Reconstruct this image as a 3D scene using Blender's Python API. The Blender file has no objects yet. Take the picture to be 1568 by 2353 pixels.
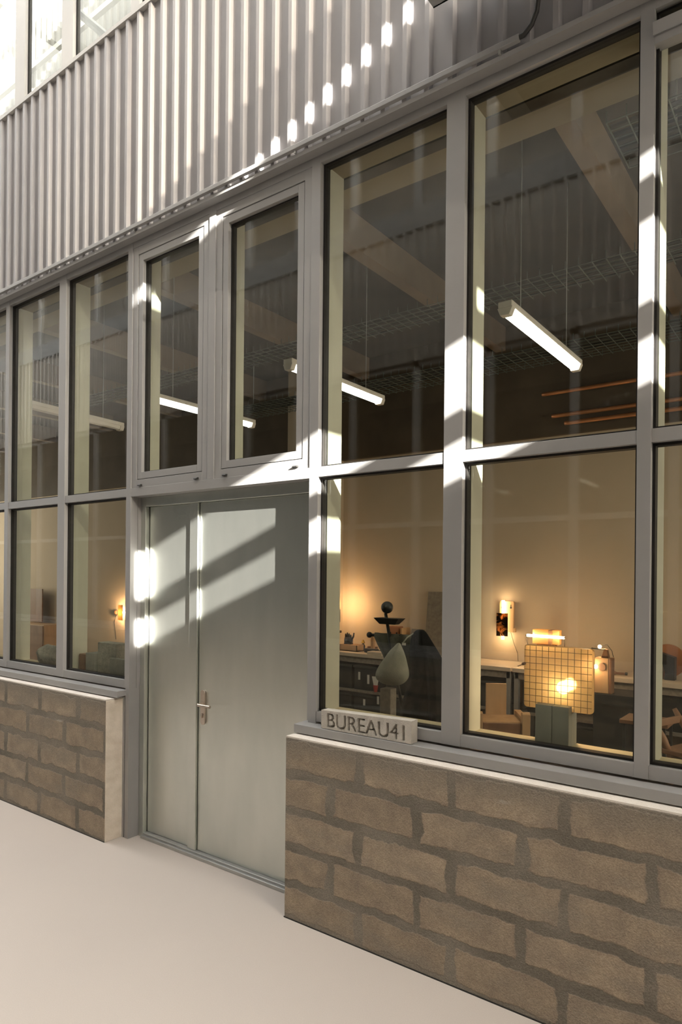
import bpy, bmesh, math, random
from mathutils import Vector, Matrix
random.seed(4)
S = bpy.context.scene
C = S.collection
PI = math.pi

# ------------------------------------------------------------------ camera
cd = bpy.data.cameras.new('camera'); cam = bpy.data.objects.new('camera', cd); C.objects.link(cam)
S.camera = cam
yaw, roll = math.radians(-36.6125), math.radians(0.5298)
Rx = Vector((0.80265286, 0.59637478, 0.00924746)); Ux = Vector((-0.00742282, -0.00551519, 0.99995724)); Fx = Vector((-0.59640028, 0.80268718, 0.0))
cam.matrix_world = Matrix(((Rx.x, Ux.x, -Fx.x, 0.0), (Rx.y, Ux.y, -Fx.y, -2.93), (Rx.z, Ux.z, -Fx.z, 1.883), (0, 0, 0, 1)))
cd.sensor_fit = 'AUTO'; cd.sensor_width = 36.0
cd.lens = 1540.0 / 2353.0 * 36.0
cd.shift_x = 0.0
cd.shift_y = (1323.96 - 1176.5) / 2353.0
cd.clip_start = 0.02; cd.clip_end = 200

# ------------------------------------------------------------------ light and exposure
EXPOSURE = 0.40
SKY_STRENGTH = 4.45
SUN_STRENGTH = 42.0
S.view_settings.view_transform = 'Standard'
S.view_settings.look = 'None'
S.view_settings.gamma = 1.0
S.view_settings.use_curve_mapping = False
S.view_settings.exposure = EXPOSURE
cy = S.cycles
cy.use_denoising = True
cy.max_bounces = 10; cy.diffuse_bounces = 4; cy.glossy_bounces = 4; cy.transmission_bounces = 6; cy.transparent_max_bounces = 24
cy.sample_clamp_indirect = 8.0
cy.caustics_reflective = False; cy.caustics_refractive = False
w = bpy.data.worlds.new('sky'); S.world = w; w.use_nodes = True
wn = w.node_tree.nodes; wl = w.node_tree.links
bg = wn['Background']; bg.inputs['Strength'].default_value = SKY_STRENGTH
tc = wn.new('ShaderNodeTexCoord'); sx = wn.new('ShaderNodeSeparateXYZ'); cr = wn.new('ShaderNodeValToRGB')
wl.new(tc.outputs['Generated'], sx.inputs[0]); wl.new(sx.outputs['Z'], cr.inputs[0]); wl.new(cr.outputs[0], bg.inputs['Color'])
cr.color_ramp.elements[0].color = (0.93, 0.92, 0.90, 1); cr.color_ramp.elements[0].position = 0.0
cr.color_ramp.elements[1].color = (1.0, 0.985, 0.955, 1); cr.color_ramp.elements[1].position = 0.5
sd = bpy.data.lights.new('sun', 'SUN'); sun = bpy.data.objects.new('sun', sd); C.objects.link(sun)
sd.energy = SUN_STRENGTH; sd.angle = math.radians(0.30); sd.color = (1.0, 0.95, 0.87)
sun.location = (9, -6, 9)
SUNDIR = Vector((-3.07, 1.0, -1.182)).normalized()
sun.rotation_euler = SUNDIR.to_track_quat('-Z', 'Y').to_euler()

# ------------------------------------------------------------------ materials
MATS = {}
def new_mat(name):
    m = bpy.data.materials.new(name); m.use_nodes = True
    MATS[name] = m
    return m, m.node_tree.nodes, m.node_tree.links, m.node_tree.nodes['Principled BSDF']
def noise_mat(name, c1, c2, scale=8.0, rough=0.6, metal=0.0, bump=0.0, bscale=60.0, detail=4.0, stretch=(1, 1, 1), spec=0.5):
    m, n, l, b = new_mat(name)
    t = n.new('ShaderNodeTexCoord'); mp = n.new('ShaderNodeMapping'); mp.inputs['Scale'].default_value = stretch
    l.new(t.outputs['Object'], mp.inputs['Vector'])
    nz = n.new('ShaderNodeTexNoise'); nz.inputs['Scale'].default_value = scale; nz.inputs['Detail'].default_value = detail
    l.new(mp.outputs[0], nz.inputs['Vector'])
    r = n.new('ShaderNodeValToRGB'); r.color_ramp.elements[0].position = 0.3; r.color_ramp.elements[1].position = 0.7
    r.color_ramp.elements[0].color = (*c1, 1); r.color_ramp.elements[1].color = (*c2, 1)
    l.new(nz.outputs['Fac'], r.inputs[0]); l.new(r.outputs[0], b.inputs['Base Color'])
    b.inputs['Roughness'].default_value = rough; b.inputs['Metallic'].default_value = metal
    b.inputs['Specular IOR Level'].default_value = spec
    if bump:
        n2 = n.new('ShaderNodeTexNoise'); n2.inputs['Scale'].default_value = bscale; n2.inputs['Detail'].default_value = 3
        l.new(t.outputs['Object'], n2.inputs['Vector'])
        bp = n.new('ShaderNodeBump'); bp.inputs['Strength'].default_value = bump; bp.inputs['Distance'].default_value = 0.01
        l.new(n2.outputs['Fac'], bp.inputs['Height']); l.new(bp.outputs[0], b.inputs['Normal'])
    return m
def glow_mat(name, col, strength):
    m, n, l, b = new_mat(name)
    b.inputs['Base Color'].default_value = (0.9, 0.88, 0.84, 1)
    b.inputs['Emission Color'].default_value = (*col, 1); b.inputs['Emission Strength'].default_value = strength
    return m
ALU = noise_mat('powder_coated_aluminium', (0.325, 0.322, 0.318), (0.355, 0.35, 0.345), 3.0, 0.36, 0.10, 0.03, 900)
CLAD = noise_mat('corrugated_steel', (0.325, 0.312, 0.317), (0.36, 0.347, 0.35), 2.0, 0.45, 0.10, 0.0)
CLADW = noise_mat('white_corrugated_steel', (0.55, 0.535, 0.51), (0.6, 0.585, 0.56), 2.0, 0.5)
CLADO = noise_mat('dull_corrugated_steel', (0.46, 0.43, 0.40), (0.50, 0.47, 0.435), 2.0, 0.3, 0.4)
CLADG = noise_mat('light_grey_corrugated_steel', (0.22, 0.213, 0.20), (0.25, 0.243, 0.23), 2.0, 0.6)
RUBBER = noise_mat('black_gasket_rubber', (0.012, 0.011, 0.010), (0.02, 0.018, 0.016), 20, 0.6, spec=0.25)
CREAM = noise_mat('cream_painted_wood', (0.44, 0.425, 0.35), (0.48, 0.465, 0.385), 5, 0.55)
SILLCREAM = noise_mat('cream_sill_board', (0.52, 0.44, 0.29), (0.58, 0.49, 0.33), 5, 0.55)
PLASTER = noise_mat('warm_plaster_wall', (0.50, 0.41, 0.30), (0.55, 0.45, 0.335), 1.5, 0.85, 0, 0.05, 90)
CEIL = noise_mat('dark_ceiling', (0.035, 0.030, 0.024), (0.06, 0.05, 0.038), 3, 0.9)
DARKBOARD = noise_mat('dark_brown_boarding', (0.075, 0.055, 0.036), (0.11, 0.082, 0.055), 2.5, 0.8)
CEILBEIGE = noise_mat('beige_ceiling_board', (0.20, 0.165, 0.11), (0.24, 0.2, 0.135), 2, 0.8)
INFLOOR = noise_mat('workshop_floor', (0.08, 0.07, 0.06), (0.12, 0.105, 0.09), 3, 0.6)
GALV = noise_mat('galvanised_steel', (0.56, 0.585, 0.545), (0.64, 0.655, 0.61), 5, 0.33, 0.9, 0.05, 45, 6, (1, 1, 0.35))
GALVL = noise_mat('light_galvanised_steel', (0.42, 0.43, 0.42), (0.5, 0.5, 0.48), 8, 0.35, 0.6)
STEEL = noise_mat('brushed_stainless_steel', (0.50, 0.44, 0.38), (0.58, 0.51, 0.45), 60, 0.28, 1.0, stretch=(1, 1, 8))
DARKMETAL = noise_mat('dark_oiled_steel', (0.025, 0.026, 0.025), (0.045, 0.045, 0.042), 12, 0.45, 0.4)
BLACKCLOTH = noise_mat('black_cloth', (0.008, 0.008, 0.008), (0.016, 0.015, 0.015), 15, 0.95, 0, 0.3, 40, spec=0.1)
OLIVE = noise_mat('olive_canvas', (0.22, 0.215, 0.165), (0.30, 0.29, 0.23), 12, 0.9, 0, 0.3, 120, spec=0.2)
SLING = noise_mat('dark_olive_canvas', (0.10, 0.097, 0.075), (0.135, 0.13, 0.10), 14, 0.9, 0, 0.3, 60, spec=0.2)
PINE = noise_mat('pine_board', (0.42, 0.25, 0.12), (0.52, 0.33, 0.17), 3, 0.6, 0, 0, 60, 6, (4, 4, 0.6))
BROWNWOOD = noise_mat('brown_wood', (0.17, 0.085, 0.04), (0.24, 0.12, 0.06), 3, 0.6, 0, 0, 60, 6, (3, 3, 0.6))
PALEWOOD = noise_mat('pale_worktop', (0.52, 0.42, 0.31), (0.6, 0.49, 0.37), 4, 0.6)
BEAM = noise_mat('dull_timber', (0.165, 0.122, 0.08), (0.215, 0.16, 0.106), 3, 0.7)
CONC = noise_mat('cast_concrete', (0.44, 0.41, 0.36), (0.52, 0.485, 0.43), 14, 0.85, 0, 0.5, 160)
BLOCKGREY = noise_mat('grey_concrete_block', (0.19, 0.19, 0.165), (0.27, 0.265, 0.23), 18, 0.9, 0, 0.5, 120)
STONE = noise_mat('rough_grey_stone', (0.22, 0.21, 0.175), (0.34, 0.32, 0.27), 25, 0.9, 0, 0.8, 60)
LIME = noise_mat('pale_limestone_block', (0.20, 0.197, 0.165), (0.265, 0.26, 0.22), 7, 0.7, 0, 0.05, 60, 5, (1, 1, 0.4))
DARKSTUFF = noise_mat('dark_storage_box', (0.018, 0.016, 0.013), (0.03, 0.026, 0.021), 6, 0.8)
WHITEPL = noise_mat('white_plastic', (0.62, 0.58, 0.52), (0.7, 0.66, 0.6), 8, 0.5)
REDPL = noise_mat('red_plastic', (0.32, 0.035, 0.03), (0.4, 0.05, 0.04), 8, 0.5)
YELLOWPL = noise_mat('yellow_plastic', (0.55, 0.33, 0.03), (0.62, 0.38, 0.05), 8, 0.5)
BLACKPL = noise_mat('black_plastic', (0.015, 0.015, 0.015), (0.03, 0.03, 0.028), 8, 0.45)
COPPER = noise_mat('copper_pipe', (0.48, 0.21, 0.09), (0.58, 0.27, 0.12), 8, 0.35, 0.6)
CABLE = noise_mat('cable_black', (0.02, 0.02, 0.019), (0.04, 0.038, 0.035), 8, 0.5)
CABLETAN = noise_mat('cable_brown', (0.10, 0.07, 0.045), (0.13, 0.09, 0.06), 8, 0.6)
WIRE = noise_mat('steel_wire', (0.16, 0.15, 0.10), (0.26, 0.24, 0.17), 30, 0.4, 0.6)
PIPEGREEN = noise_mat('green_grey_tray_wire', (0.09, 0.11, 0.095), (0.13, 0.15, 0.13), 10, 0.5, 0.3)
GREYPANEL = noise_mat('grey_fibre_panel', (0.20, 0.165, 0.125), (0.28, 0.235, 0.18), 26, 0.9, 0, 0.3, 80)
TUBE = glow_mat('lit_fluorescent_tube', (1.0, 0.90, 0.76), 24.0)
WARM = glow_mat('lit_warm_bulb', (1.0, 0.78, 0.50), 26.0)
WARMB = glow_mat('bright_warm_bulb', (1.0, 0.82, 0.56), 70.0)
OPPGLOW = glow_mat('lit_strip_across_street', (1.0, 0.85, 0.6), 6.0)

def mat_glass():
    m, n, l, b = new_mat('window_glass'); n.remove(b)
    out = n['Material Output']
    tr = n.new('ShaderNodeBsdfTransparent'); tr.inputs['Color'].default_value = (0.90, 0.92, 0.885, 1)
    gl = n.new('ShaderNodeBsdfGlossy'); gl.inputs['Roughness'].default_value = 0.0; gl.inputs['Color'].default_value = (1, 1, 1, 1)
    lw = n.new('ShaderNodeLayerWeight'); lw.inputs['Blend'].default_value = 0.5
    p = n.new('ShaderNodeMath'); p.operation = 'POWER'; p.inputs[1].default_value = 4.6
    ma = n.new('ShaderNodeMath'); ma.operation = 'MULTIPLY_ADD'; ma.inputs[1].default_value = 0.94; ma.inputs[2].default_value = 0.036
    mx = n.new('ShaderNodeMixShader')
    l.new(lw.outputs['Facing'], p.inputs[0]); l.new(p.outputs[0], ma.inputs[0]); l.new(ma.outputs[0], mx.inputs[0])
    l.new(tr.outputs[0], mx.inputs[1]); l.new(gl.outputs[0], mx.inputs[2]); l.new(mx.outputs[0], out.inputs['Surface'])
    return m
GLASS = mat_glass()

def mat_translucent(name, col, trans, rough=0.3, transp=0.25):
    m, n, l, b = new_mat(name); n.remove(b); out = n['Material Output']
    t = n.new('ShaderNodeBsdfTranslucent'); t.inputs['Color'].default_value = (*col, 1)
    d = n.new('ShaderNodeBsdfDiffuse'); d.inputs['Color'].default_value = (*col, 1)
    g = n.new('ShaderNodeBsdfGlossy'); g.inputs['Roughness'].default_value = rough
    tr = n.new('ShaderNodeBsdfTransparent'); tr.inputs['Color'].default_value = (*col, 1)
    m1 = n.new('ShaderNodeMixShader'); m1.inputs[0].default_value = trans
    l.new(d.outputs[0], m1.inputs[1]); l.new(t.outputs[0], m1.inputs[2])
    m2 = n.new('ShaderNodeMixShader'); m2.inputs[0].default_value = transp
    l.new(m1.outputs[0], m2.inputs[1]); l.new(tr.outputs[0], m2.inputs[2])
    m3 = n.new('ShaderNodeMixShader'); m3.inputs[0].default_value = 0.06
    l.new(m2.outputs[0], m3.inputs[1]); l.new(g.outputs[0], m3.inputs[2])
    l.new(m3.outputs[0], out.inputs['Surface'])
    return m
def mat_amber():
    m, n, l, b = new_mat('amber_cast_glass'); n.remove(b); out = n['Material Output']
    r = n.new('ShaderNodeBsdfRefraction'); r.inputs['Color'].default_value = (0.96, 0.82, 0.585, 1); r.inputs['Roughness'].default_value = 0.5; r.inputs['IOR'].default_value = 1.08
    t = n.new('ShaderNodeBsdfTranslucent'); t.inputs['Color'].default_value = (0.97, 0.78, 0.50, 1)
    g = n.new('ShaderNodeBsdfGlossy'); g.inputs['Roughness'].default_value = 0.12
    m1 = n.new('ShaderNodeMixShader'); m1.inputs[0].default_value = 0.28; l.new(r.outputs[0], m1.inputs[1]); l.new(t.outputs[0], m1.inputs[2])
    m2 = n.new('ShaderNodeMixShader'); m2.inputs[0].default_value = 0.05; l.new(m1.outputs[0], m2.inputs[1]); l.new(g.outputs[0], m2.inputs[2])
    l.new(m2.outputs[0], out.inputs['Surface']); return m
AMBERGLASS = mat_amber()
ONYX = mat_translucent('honey_onyx', (0.85, 0.58, 0.26), 0.7, 0.2, 0.02)
POLYC = mat_translucent('frosted_polycarbonate', (0.9, 0.87, 0.82), 0.8, 0.4, 0.17)  # sheet of the added end wall, glows with the sun it passes
def mat_tint(name, col):
    m, n, l, b = new_mat(name); n.remove(b)
    t = n.new('ShaderNodeBsdfTransparent'); t.inputs['Color'].default_value = (*col, 1)
    l.new(t.outputs[0], n['Material Output'].inputs['Surface']); return m
TINTED = mat_tint('sun_filter_glass', (0.30, 0.285, 0.265))  # for the added pane that lets only weak sun through

def mat_blocks(name, phase):
    m, n, l, b = new_mat(name)
    t = n.new('ShaderNodeTexCoord'); sp = n.new('ShaderNodeSeparateXYZ'); cb = n.new('ShaderNodeCombineXYZ')
    l.new(t.outputs['Object'], sp.inputs[0])
    ad = n.new('ShaderNodeMath'); ad.operation = 'ADD'; ad.inputs[1].default_value = phase
    l.new(sp.outputs['X'], ad.inputs[0]); l.new(ad.outputs[0], cb.inputs['X']); l.new(sp.outputs['Z'], cb.inputs['Y'])
    dn = n.new('ShaderNodeTexNoise'); dn.inputs['Scale'].default_value = 7.0; dn.inputs['Detail'].default_value = 4
    l.new(t.outputs['Object'], dn.inputs['Vector'])
    vs = n.new('ShaderNodeVectorMath'); vs.operation = 'SUBTRACT'; vs.inputs[1].default_value = (0.5, 0.5, 0.5)
    l.new(dn.outputs['Color'], vs.inputs[0])
    vm = n.new('ShaderNodeVectorMath'); vm.operation = 'SCALE'; vm.inputs['Scale'].default_value = 0.055
    l.new(vs.outputs[0], vm.inputs[0])
    va = n.new('ShaderNodeVectorMath'); va.operation = 'ADD'; l.new(cb.outputs[0], va.inputs[0]); l.new(vm.outputs[0], va.inputs[1])
    bk = n.new('ShaderNodeTexBrick')
    bk.inputs['Scale'].default_value = 1.0; bk.inputs['Brick Width'].default_value = 0.52; bk.inputs['Row Height'].default_value = 0.2
    bk.inputs['Mortar Size'].default_value = 0.027; bk.inputs['Mortar Smooth'].default_value = 0.5; bk.inputs['Bias'].default_value = 0.0
    bk.offset = 0.65; bk.offset_frequency = 2
    bk.inputs['Color1'].default_value = (0.335, 0.272, 0.203, 1); bk.inputs['Color2'].default_value = (0.395, 0.325, 0.245, 1); bk.inputs['Mortar'].default_value = (0.205, 0.182, 0.15, 1)
    l.new(va.outputs[0], bk.inputs['Vector'])
    bk.inputs['Mortar Size'].default_value = 0.050; bk.inputs['Mortar Smooth'].default_value = 1.0
    bk.inputs['Mortar'].default_value = bk.inputs['Color1'].default_value
    ne = n.new('ShaderNodeTexNoise'); ne.inputs['Scale'].default_value = 6.5; ne.inputs['Detail'].default_value = 6; ne.inputs['Roughness'].default_value = 0.62
    l.new(t.outputs['Object'], ne.inputs['Vector'])
    ea = n.new('ShaderNodeMath'); ea.operation = 'MULTIPLY_ADD'; ea.inputs[1].default_value = 1.5; ea.inputs[2].default_value = -0.75; l.new(ne.outputs['Fac'], ea.inputs[0])
    eb = n.new('ShaderNodeMath'); eb.operation = 'ADD'; l.new(ea.outputs[0], eb.inputs[0]); l.new(bk.outputs['Fac'], eb.inputs[1])
    em = n.new('ShaderNodeMapRange'); em.interpolation_type = 'SMOOTHSTEP'; em.inputs['From Min'].default_value = 0.36; em.inputs['From Max'].default_value = 0.62; l.new(eb.outputs[0], em.inputs['Value'])
    nm = n.new('ShaderNodeTexNoise'); nm.inputs['Scale'].default_value = 3.1; nm.inputs['Detail'].default_value = 5; l.new(t.outputs['Object'], nm.inputs['Vector'])
    rm = n.new('ShaderNodeValToRGB'); rm.color_ramp.elements[0].position = 0.38; rm.color_ramp.elements[1].position = 0.66
    rm.color_ramp.elements[0].color = (0.175, 0.155, 0.125, 1); rm.color_ramp.elements[1].color = (0.255, 0.228, 0.188, 1); l.new(nm.outputs['Fac'], rm.inputs[0])
    # worn blotches inside each block
    nb = n.new('ShaderNodeTexNoise'); nb.inputs['Scale'].default_value = 9.0; nb.inputs['Detail'].default_value = 6; nb.inputs['Roughness'].default_value = 0.7; l.new(t.outputs['Object'], nb.inputs['Vector'])
    rb = n.new('ShaderNodeValToRGB'); rb.color_ramp.elements[0].position = 0.35; rb.color_ramp.elements[1].position = 0.68
    rb.color_ramp.elements[0].color = (0.80, 0.80, 0.82, 1); rb.color_ramp.elements[1].color = (1.16, 1.14, 1.10, 1); l.new(nb.outputs['Fac'], rb.inputs[0])
    mb = n.new('ShaderNodeMix'); mb.data_type = 'RGBA'; mb.blend_type = 'MULTIPLY'; mb.inputs['Factor'].default_value = 1.0
    l.new(bk.outputs['Color'], mb.inputs['A']); l.new(rb.outputs[0], mb.inputs['B'])
    bcol = n.new('ShaderNodeMix'); bcol.data_type = 'RGBA'; l.new(em.outputs[0], bcol.inputs['Factor']); l.new(mb.outputs['Result'], bcol.inputs['A']); l.new(rm.outputs[0], bcol.inputs['B'])
    # broad smears of render over joints
    n3 = n.new('ShaderNodeTexNoise'); n3.inputs['Scale'].default_value = 2.6; n3.inputs['Detail'].default_value = 5; n3.inputs['Roughness'].default_value = 0.65
    mp = n.new('ShaderNodeMapping'); mp.inputs['Scale'].default_value = (0.7, 1, 2.2); l.new(t.outputs['Object'], mp.inputs['Vector']); l.new(mp.outputs[0], n3.inputs['Vector'])
    r3 = n.new('ShaderNodeValToRGB'); r3.color_ramp.elements[0].position = 0.50; r3.color_ramp.elements[1].position = 0.72
    l.new(n3.outputs['Fac'], r3.inputs[0])
    smc = n.new('ShaderNodeMix'); smc.data_type = 'RGBA'; smc.inputs['B'].default_value = (0.275, 0.24, 0.195, 1)
    l.new(r3.outputs[0], smc.inputs['Factor']); l.new(bcol.outputs['Result'], smc.inputs['A'])
    # a rough smear along the top
    mr = n.new('ShaderNodeMapRange'); mr.inputs['From Min'].default_value = 0.86; mr.inputs['From Max'].default_value = 0.97
    l.new(sp.outputs['Z'], mr.inputs['Value'])
    mm = n.new('ShaderNodeMath'); mm.operation = 'MULTIPLY'; mm.inputs[1].default_value = 0.8; l.new(mr.outputs[0], mm.inputs[0])
    sm2 = n.new('ShaderNodeMix'); sm2.data_type = 'RGBA'; sm2.inputs['B'].default_value = (0.245, 0.215, 0.175, 1)
    l.new(mm.outputs[0], sm2.inputs['Factor']); l.new(smc.outputs['Result'], sm2.inputs['A'])
    # grain
    n4 = n.new('ShaderNodeTexNoise'); n4.inputs['Scale'].default_value = 160; n4.inputs['Detail'].default_value = 2; l.new(t.outputs['Object'], n4.inputs['Vector'])
    r4 = n.new('ShaderNodeValToRGB'); r4.color_ramp.elements[0].color = (0.84, 0.84, 0.84, 1); r4.color_ramp.elements[1].color = (1.13, 1.13, 1.13, 1)
    r4.color_ramp.elements[0].position = 0.3; r4.color_ramp.elements[1].position = 0.7
    l.new(n4.outputs['Fac'], r4.inputs[0])
    mu = n.new('ShaderNodeMix'); mu.data_type = 'RGBA'; mu.blend_type = 'MULTIPLY'; mu.inputs['Factor'].default_value = 1
    l.new(sm2.outputs['Result'], mu.inputs['A']); l.new(r4.outputs[0], mu.inputs['B'])
    # thin white efflorescence streaks
    n5 = n.new('ShaderNodeTexNoise'); n5.inputs['Scale'].default_value = 5; n5.inputs['Detail'].default_value = 8; n5.inputs['Roughness'].default_value = 0.7
    mp5 = n.new('ShaderNodeMapping'); mp5.inputs['Scale'].default_value = (0.5, 1, 3); l.new(t.outputs['Object'], mp5.inputs['Vector']); l.new(mp5.outputs[0], n5.inputs['Vector'])
    r5 = n.new('ShaderNodeValToRGB'); r5.color_ramp.elements[0].position = 0.655; r5.color_ramp.elements[1].position = 0.71
    r5.color_ramp.elements[1].color = (0.55, 0.55, 0.55, 1)
    l.new(n5.outputs['Fac'], r5.inputs[0])
    mw = n.new('ShaderNodeMix'); mw.data_type = 'RGBA'; mw.inputs['B'].default_value = (0.5, 0.45, 0.38, 1)
    l.new(r5.outputs[0], mw.inputs['Factor']); l.new(mu.outputs['Result'], mw.inputs['A'])
    l.new(mw.outputs['Result'], b.inputs['Base Color'])
    b.inputs['Roughness'].default_value = 0.9; b.inputs['Specular IOR Level'].default_value = 0.25
    bp = n.new('ShaderNodeBump'); bp.inputs['Strength'].default_value = 0.5; bp.inputs['Distance'].default_value = 0.006
    mh = n.new('ShaderNodeMath'); mh.operation = 'MULTIPLY_ADD'; mh.inputs[1].default_value = -0.7; l.new(em.outputs[0], mh.inputs[0]); l.new(n4.outputs['Fac'], mh.inputs[2])
    l.new(mh.outputs[0], bp.inputs['Height']); l.new(bp.outputs[0], b.inputs['Normal'])
    return m
# joints seen at these positions along the wall
BLK_R = mat_blocks('concrete_blockwork', 0.205)
BLK_L = mat_blocks('concrete_blockwork_left', 0.517)
ENDM = noise_mat('pale_mortar_side_lit', (0.64, 0.56, 0.46), (0.78, 0.70, 0.60), 9, 0.9, 0, 0.4, 90, 6, (1, 1, 1.6))  # pale mortar, made lighter still to carry light from the right
WALLCAP = noise_mat('pale_mortar_cap', (0.72, 0.665, 0.60), (0.80, 0.745, 0.675), 12, 0.9, 0, 0.3, 120)
def mat_floor():
    m, n, l, b = new_mat('poured_resin_floor')
    t = n.new('ShaderNodeTexCoord'); nz = n.new('ShaderNodeTexNoise'); nz.inputs['Scale'].default_value = 0.9; nz.inputs['Detail'].default_value = 4
    l.new(t.outputs['Object'], nz.inputs['Vector'])
    r = n.new('ShaderNodeValToRGB'); r.color_ramp.elements[0].color = (0.51, 0.455, 0.41, 1); r.color_ramp.elements[1].color = (0.54, 0.485, 0.44, 1)
    l.new(nz.outputs['Fac'], r.inputs[0])
    n2 = n.new('ShaderNodeTexNoise'); n2.inputs['Scale'].default_value = 220; l.new(t.outputs['Object'], n2.inputs['Vector'])
    r2 = n.new('ShaderNodeValToRGB'); r2.color_ramp.elements[0].color = (0.9, 0.9, 0.9, 1); r2.color_ramp.elements[1].color = (1.08, 1.08, 1.08, 1)
    l.new(n2.outputs['Fac'], r2.inputs[0])
    mu = n.new('ShaderNodeMix'); mu.data_type = 'RGBA'; mu.blend_type = 'MULTIPLY'; mu.inputs['Factor'].default_value = 1
    l.new(r.outputs[0], mu.inputs['A']); l.new(r2.outputs[0], mu.inputs['B']); l.new(mu.outputs['Result'], b.inputs['Base Color'])
    b.inputs['Roughness'].default_value = 0.55; b.inputs['Specular IOR Level'].default_value = 0.3
    return m
FLOOR = mat_floor()
def mat_marble():
    m, n, l, b = new_mat('dark_marbled_glass')
    t = n.new('ShaderNodeTexCoord'); nz = n.new('ShaderNodeTexNoise'); nz.inputs['Scale'].default_value = 9; nz.inputs['Detail'].default_value = 5; nz.inputs['Distortion'].default_value = 1.4
    l.new(t.outputs['Object'], nz.inputs['Vector'])
    r = n.new('ShaderNodeValToRGB'); e = r.color_ramp.elements
    e[0].position = 0.50; e[0].color = (0.010, 0.007, 0.005, 1); e[1].position = 0.72; e[1].color = (0.75, 0.36, 0.12, 1)
    l.new(nz.outputs['Fac'], r.inputs[0]); l.new(r.outputs[0], b.inputs['Base Color'])
    b.inputs['Roughness'].default_value = 0.2
    # the clear veins let the tube behind shine through
    tl = n.new('ShaderNodeBsdfTranslucent'); l.new(r.outputs[0], tl.inputs['Color'])
    mx = n.new('ShaderNodeMixShader'); mx.inputs[0].default_value = 0.6
    l.new(b.outputs[0], mx.inputs[1]); l.new(tl.outputs[0], mx.inputs[2]); l.new(mx.outputs[0], n['Material Output'].inputs['Surface'])
    return m
MARBLE = mat_marble()

# ------------------------------------------------------------------ helpers
def tag(o, label=None, cat=None, group=None, kind=None):
    if label: o['label'] = label
    if cat: o['category'] = cat
    if group: o['group'] = group
    if kind: o['kind'] = kind
    return o
def empty(name, loc=(0, 0, 0), rz=0.0):
    o = bpy.data.objects.new(name, None); C.objects.link(o); o.location = loc; o.rotation_euler = (0, 0, rz); o.empty_display_size = 0.1
    return o
def bx(bm, x0, x1, y0, y1, z0, z1):
    vs = [bm.verts.new(p) for p in ((x0, y0, z0), (x1, y0, z0), (x1, y1, z0), (x0, y1, z0), (x0, y0, z1), (x1, y0, z1), (x1, y1, z1), (x0, y1, z1))]
    for f in ((3, 2, 1, 0), (4, 5, 6, 7), (0, 1, 5, 4), (1, 2, 6, 5), (2, 3, 7, 6), (3, 0, 4, 7)): bm.faces.new([vs[i] for i in f])
    return vs
def prism(bm, pts, axis, a, b):
    """closed outline extruded along an axis: axis 'x' takes (y,z), 'y' takes (x,z), 'z' takes (x,y)"""
    def P(u, v, t): return (t, u, v) if axis == 'x' else ((u, t, v) if axis == 'y' else (u, v, t))
    A = [bm.verts.new(P(u, v, a)) for u, v in pts]; B = [bm.verts.new(P(u, v, b)) for u, v in pts]
    n = len(pts); bm.faces.new(A); bm.faces.new(list(reversed(B)))
    for i in range(n): bm.faces.new((A[i], B[i], B[(i + 1) % n], A[(i + 1) % n]))
def tube(bm, pts, r, seg=10, caps=True):
    pts = [Vector(p) for p in pts]; rings = []; r = r if isinstance(r, (list, tuple)) else [r] * len(pts)
    up = None
    for i, p in enumerate(pts):
        d = (pts[min(i + 1, len(pts) - 1)] - pts[max(i - 1, 0)]).normalized()
        if up is None: up = d.orthogonal().normalized()
        u = (up - d * up.dot(d)).normalized(); v = d.cross(u); up = u
        rings.append([bm.verts.new(p + (u * math.cos(k * 2 * PI / seg) + v * math.sin(k * 2 * PI / seg)) * r[i]) for k in range(seg)])
    for a, b in zip(rings, rings[1:]):
        for k in range(seg): bm.faces.new((a[k], a[(k + 1) % seg], b[(k + 1) % seg], b[k]))
    if caps: bm.faces.new(list(reversed(rings[0]))); bm.faces.new(rings[-1])
def ball(bm, c, r, seg=24, sc=(1, 1, 1)):
    bmesh.ops.create_uvsphere(bm, u_segments=seg, v_segments=seg // 2, radius=r, matrix=Matrix.Translation(c) @ Matrix.Diagonal((*sc, 1)))
def lathe(bm, prof, c, seg=24):
    rings = []
    for r, z in prof: rings.append([bm.verts.new((c[0] + r * math.cos(k * 2 * PI / seg), c[1] + r * math.sin(k * 2 * PI / seg), c[2] + z)) for k in range(seg)])
    for a, b in zip(rings, rings[1:]):
        for k in range(seg): bm.faces.new((a[k], a[(k + 1) % seg], b[(k + 1) % seg], b[k]))
    bm.faces.new(list(reversed(rings[0]))); bm.faces.new(rings[-1])
def obj(name, bm, mat, parent=None, bevel=0.0, smooth=False, loc=None, seg=2):
    bmesh.ops.recalc_face_normals(bm, faces=bm.faces)
    me = bpy.data.meshes.new(name); bm.to_mesh(me); bm.free(); me.materials.append(mat)
    o = bpy.data.objects.new(name, me); C.objects.link(o)
    if smooth:
        for p in me.polygons: p.use_smooth = True
    if bevel:
        md = o.modifiers.new('edge', 'BEVEL'); md.width = bevel; md.segments = seg; md.limit_method = 'ANGLE'
    if parent: o.parent = parent
    if loc: o.location = loc
    return o
def boxes(name, lst, mat, parent=None, bevel=0.0, loc=None):
    bm = bmesh.new()
    for b in lst: bx(bm, *b)
    return obj(name, bm, mat, parent, bevel, loc=loc)
def struct(o, label, cat, group=None): return tag(o, label, cat, group, 'structure')
def ring(bm, x0, x1, z0, z1, w_, y0, y1):
    bx(bm, x0, x0 + w_, y0, y1, z0, z1); bx(bm, x1 - w_, x1, y0, y1, z0, z1)
    bx(bm, x0 + w_, x1 - w_, y0, y1, z0, z0 + w_); bx(bm, x0 + w_, x1 - w_, y0, y1, z1 - w_, z1)

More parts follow.
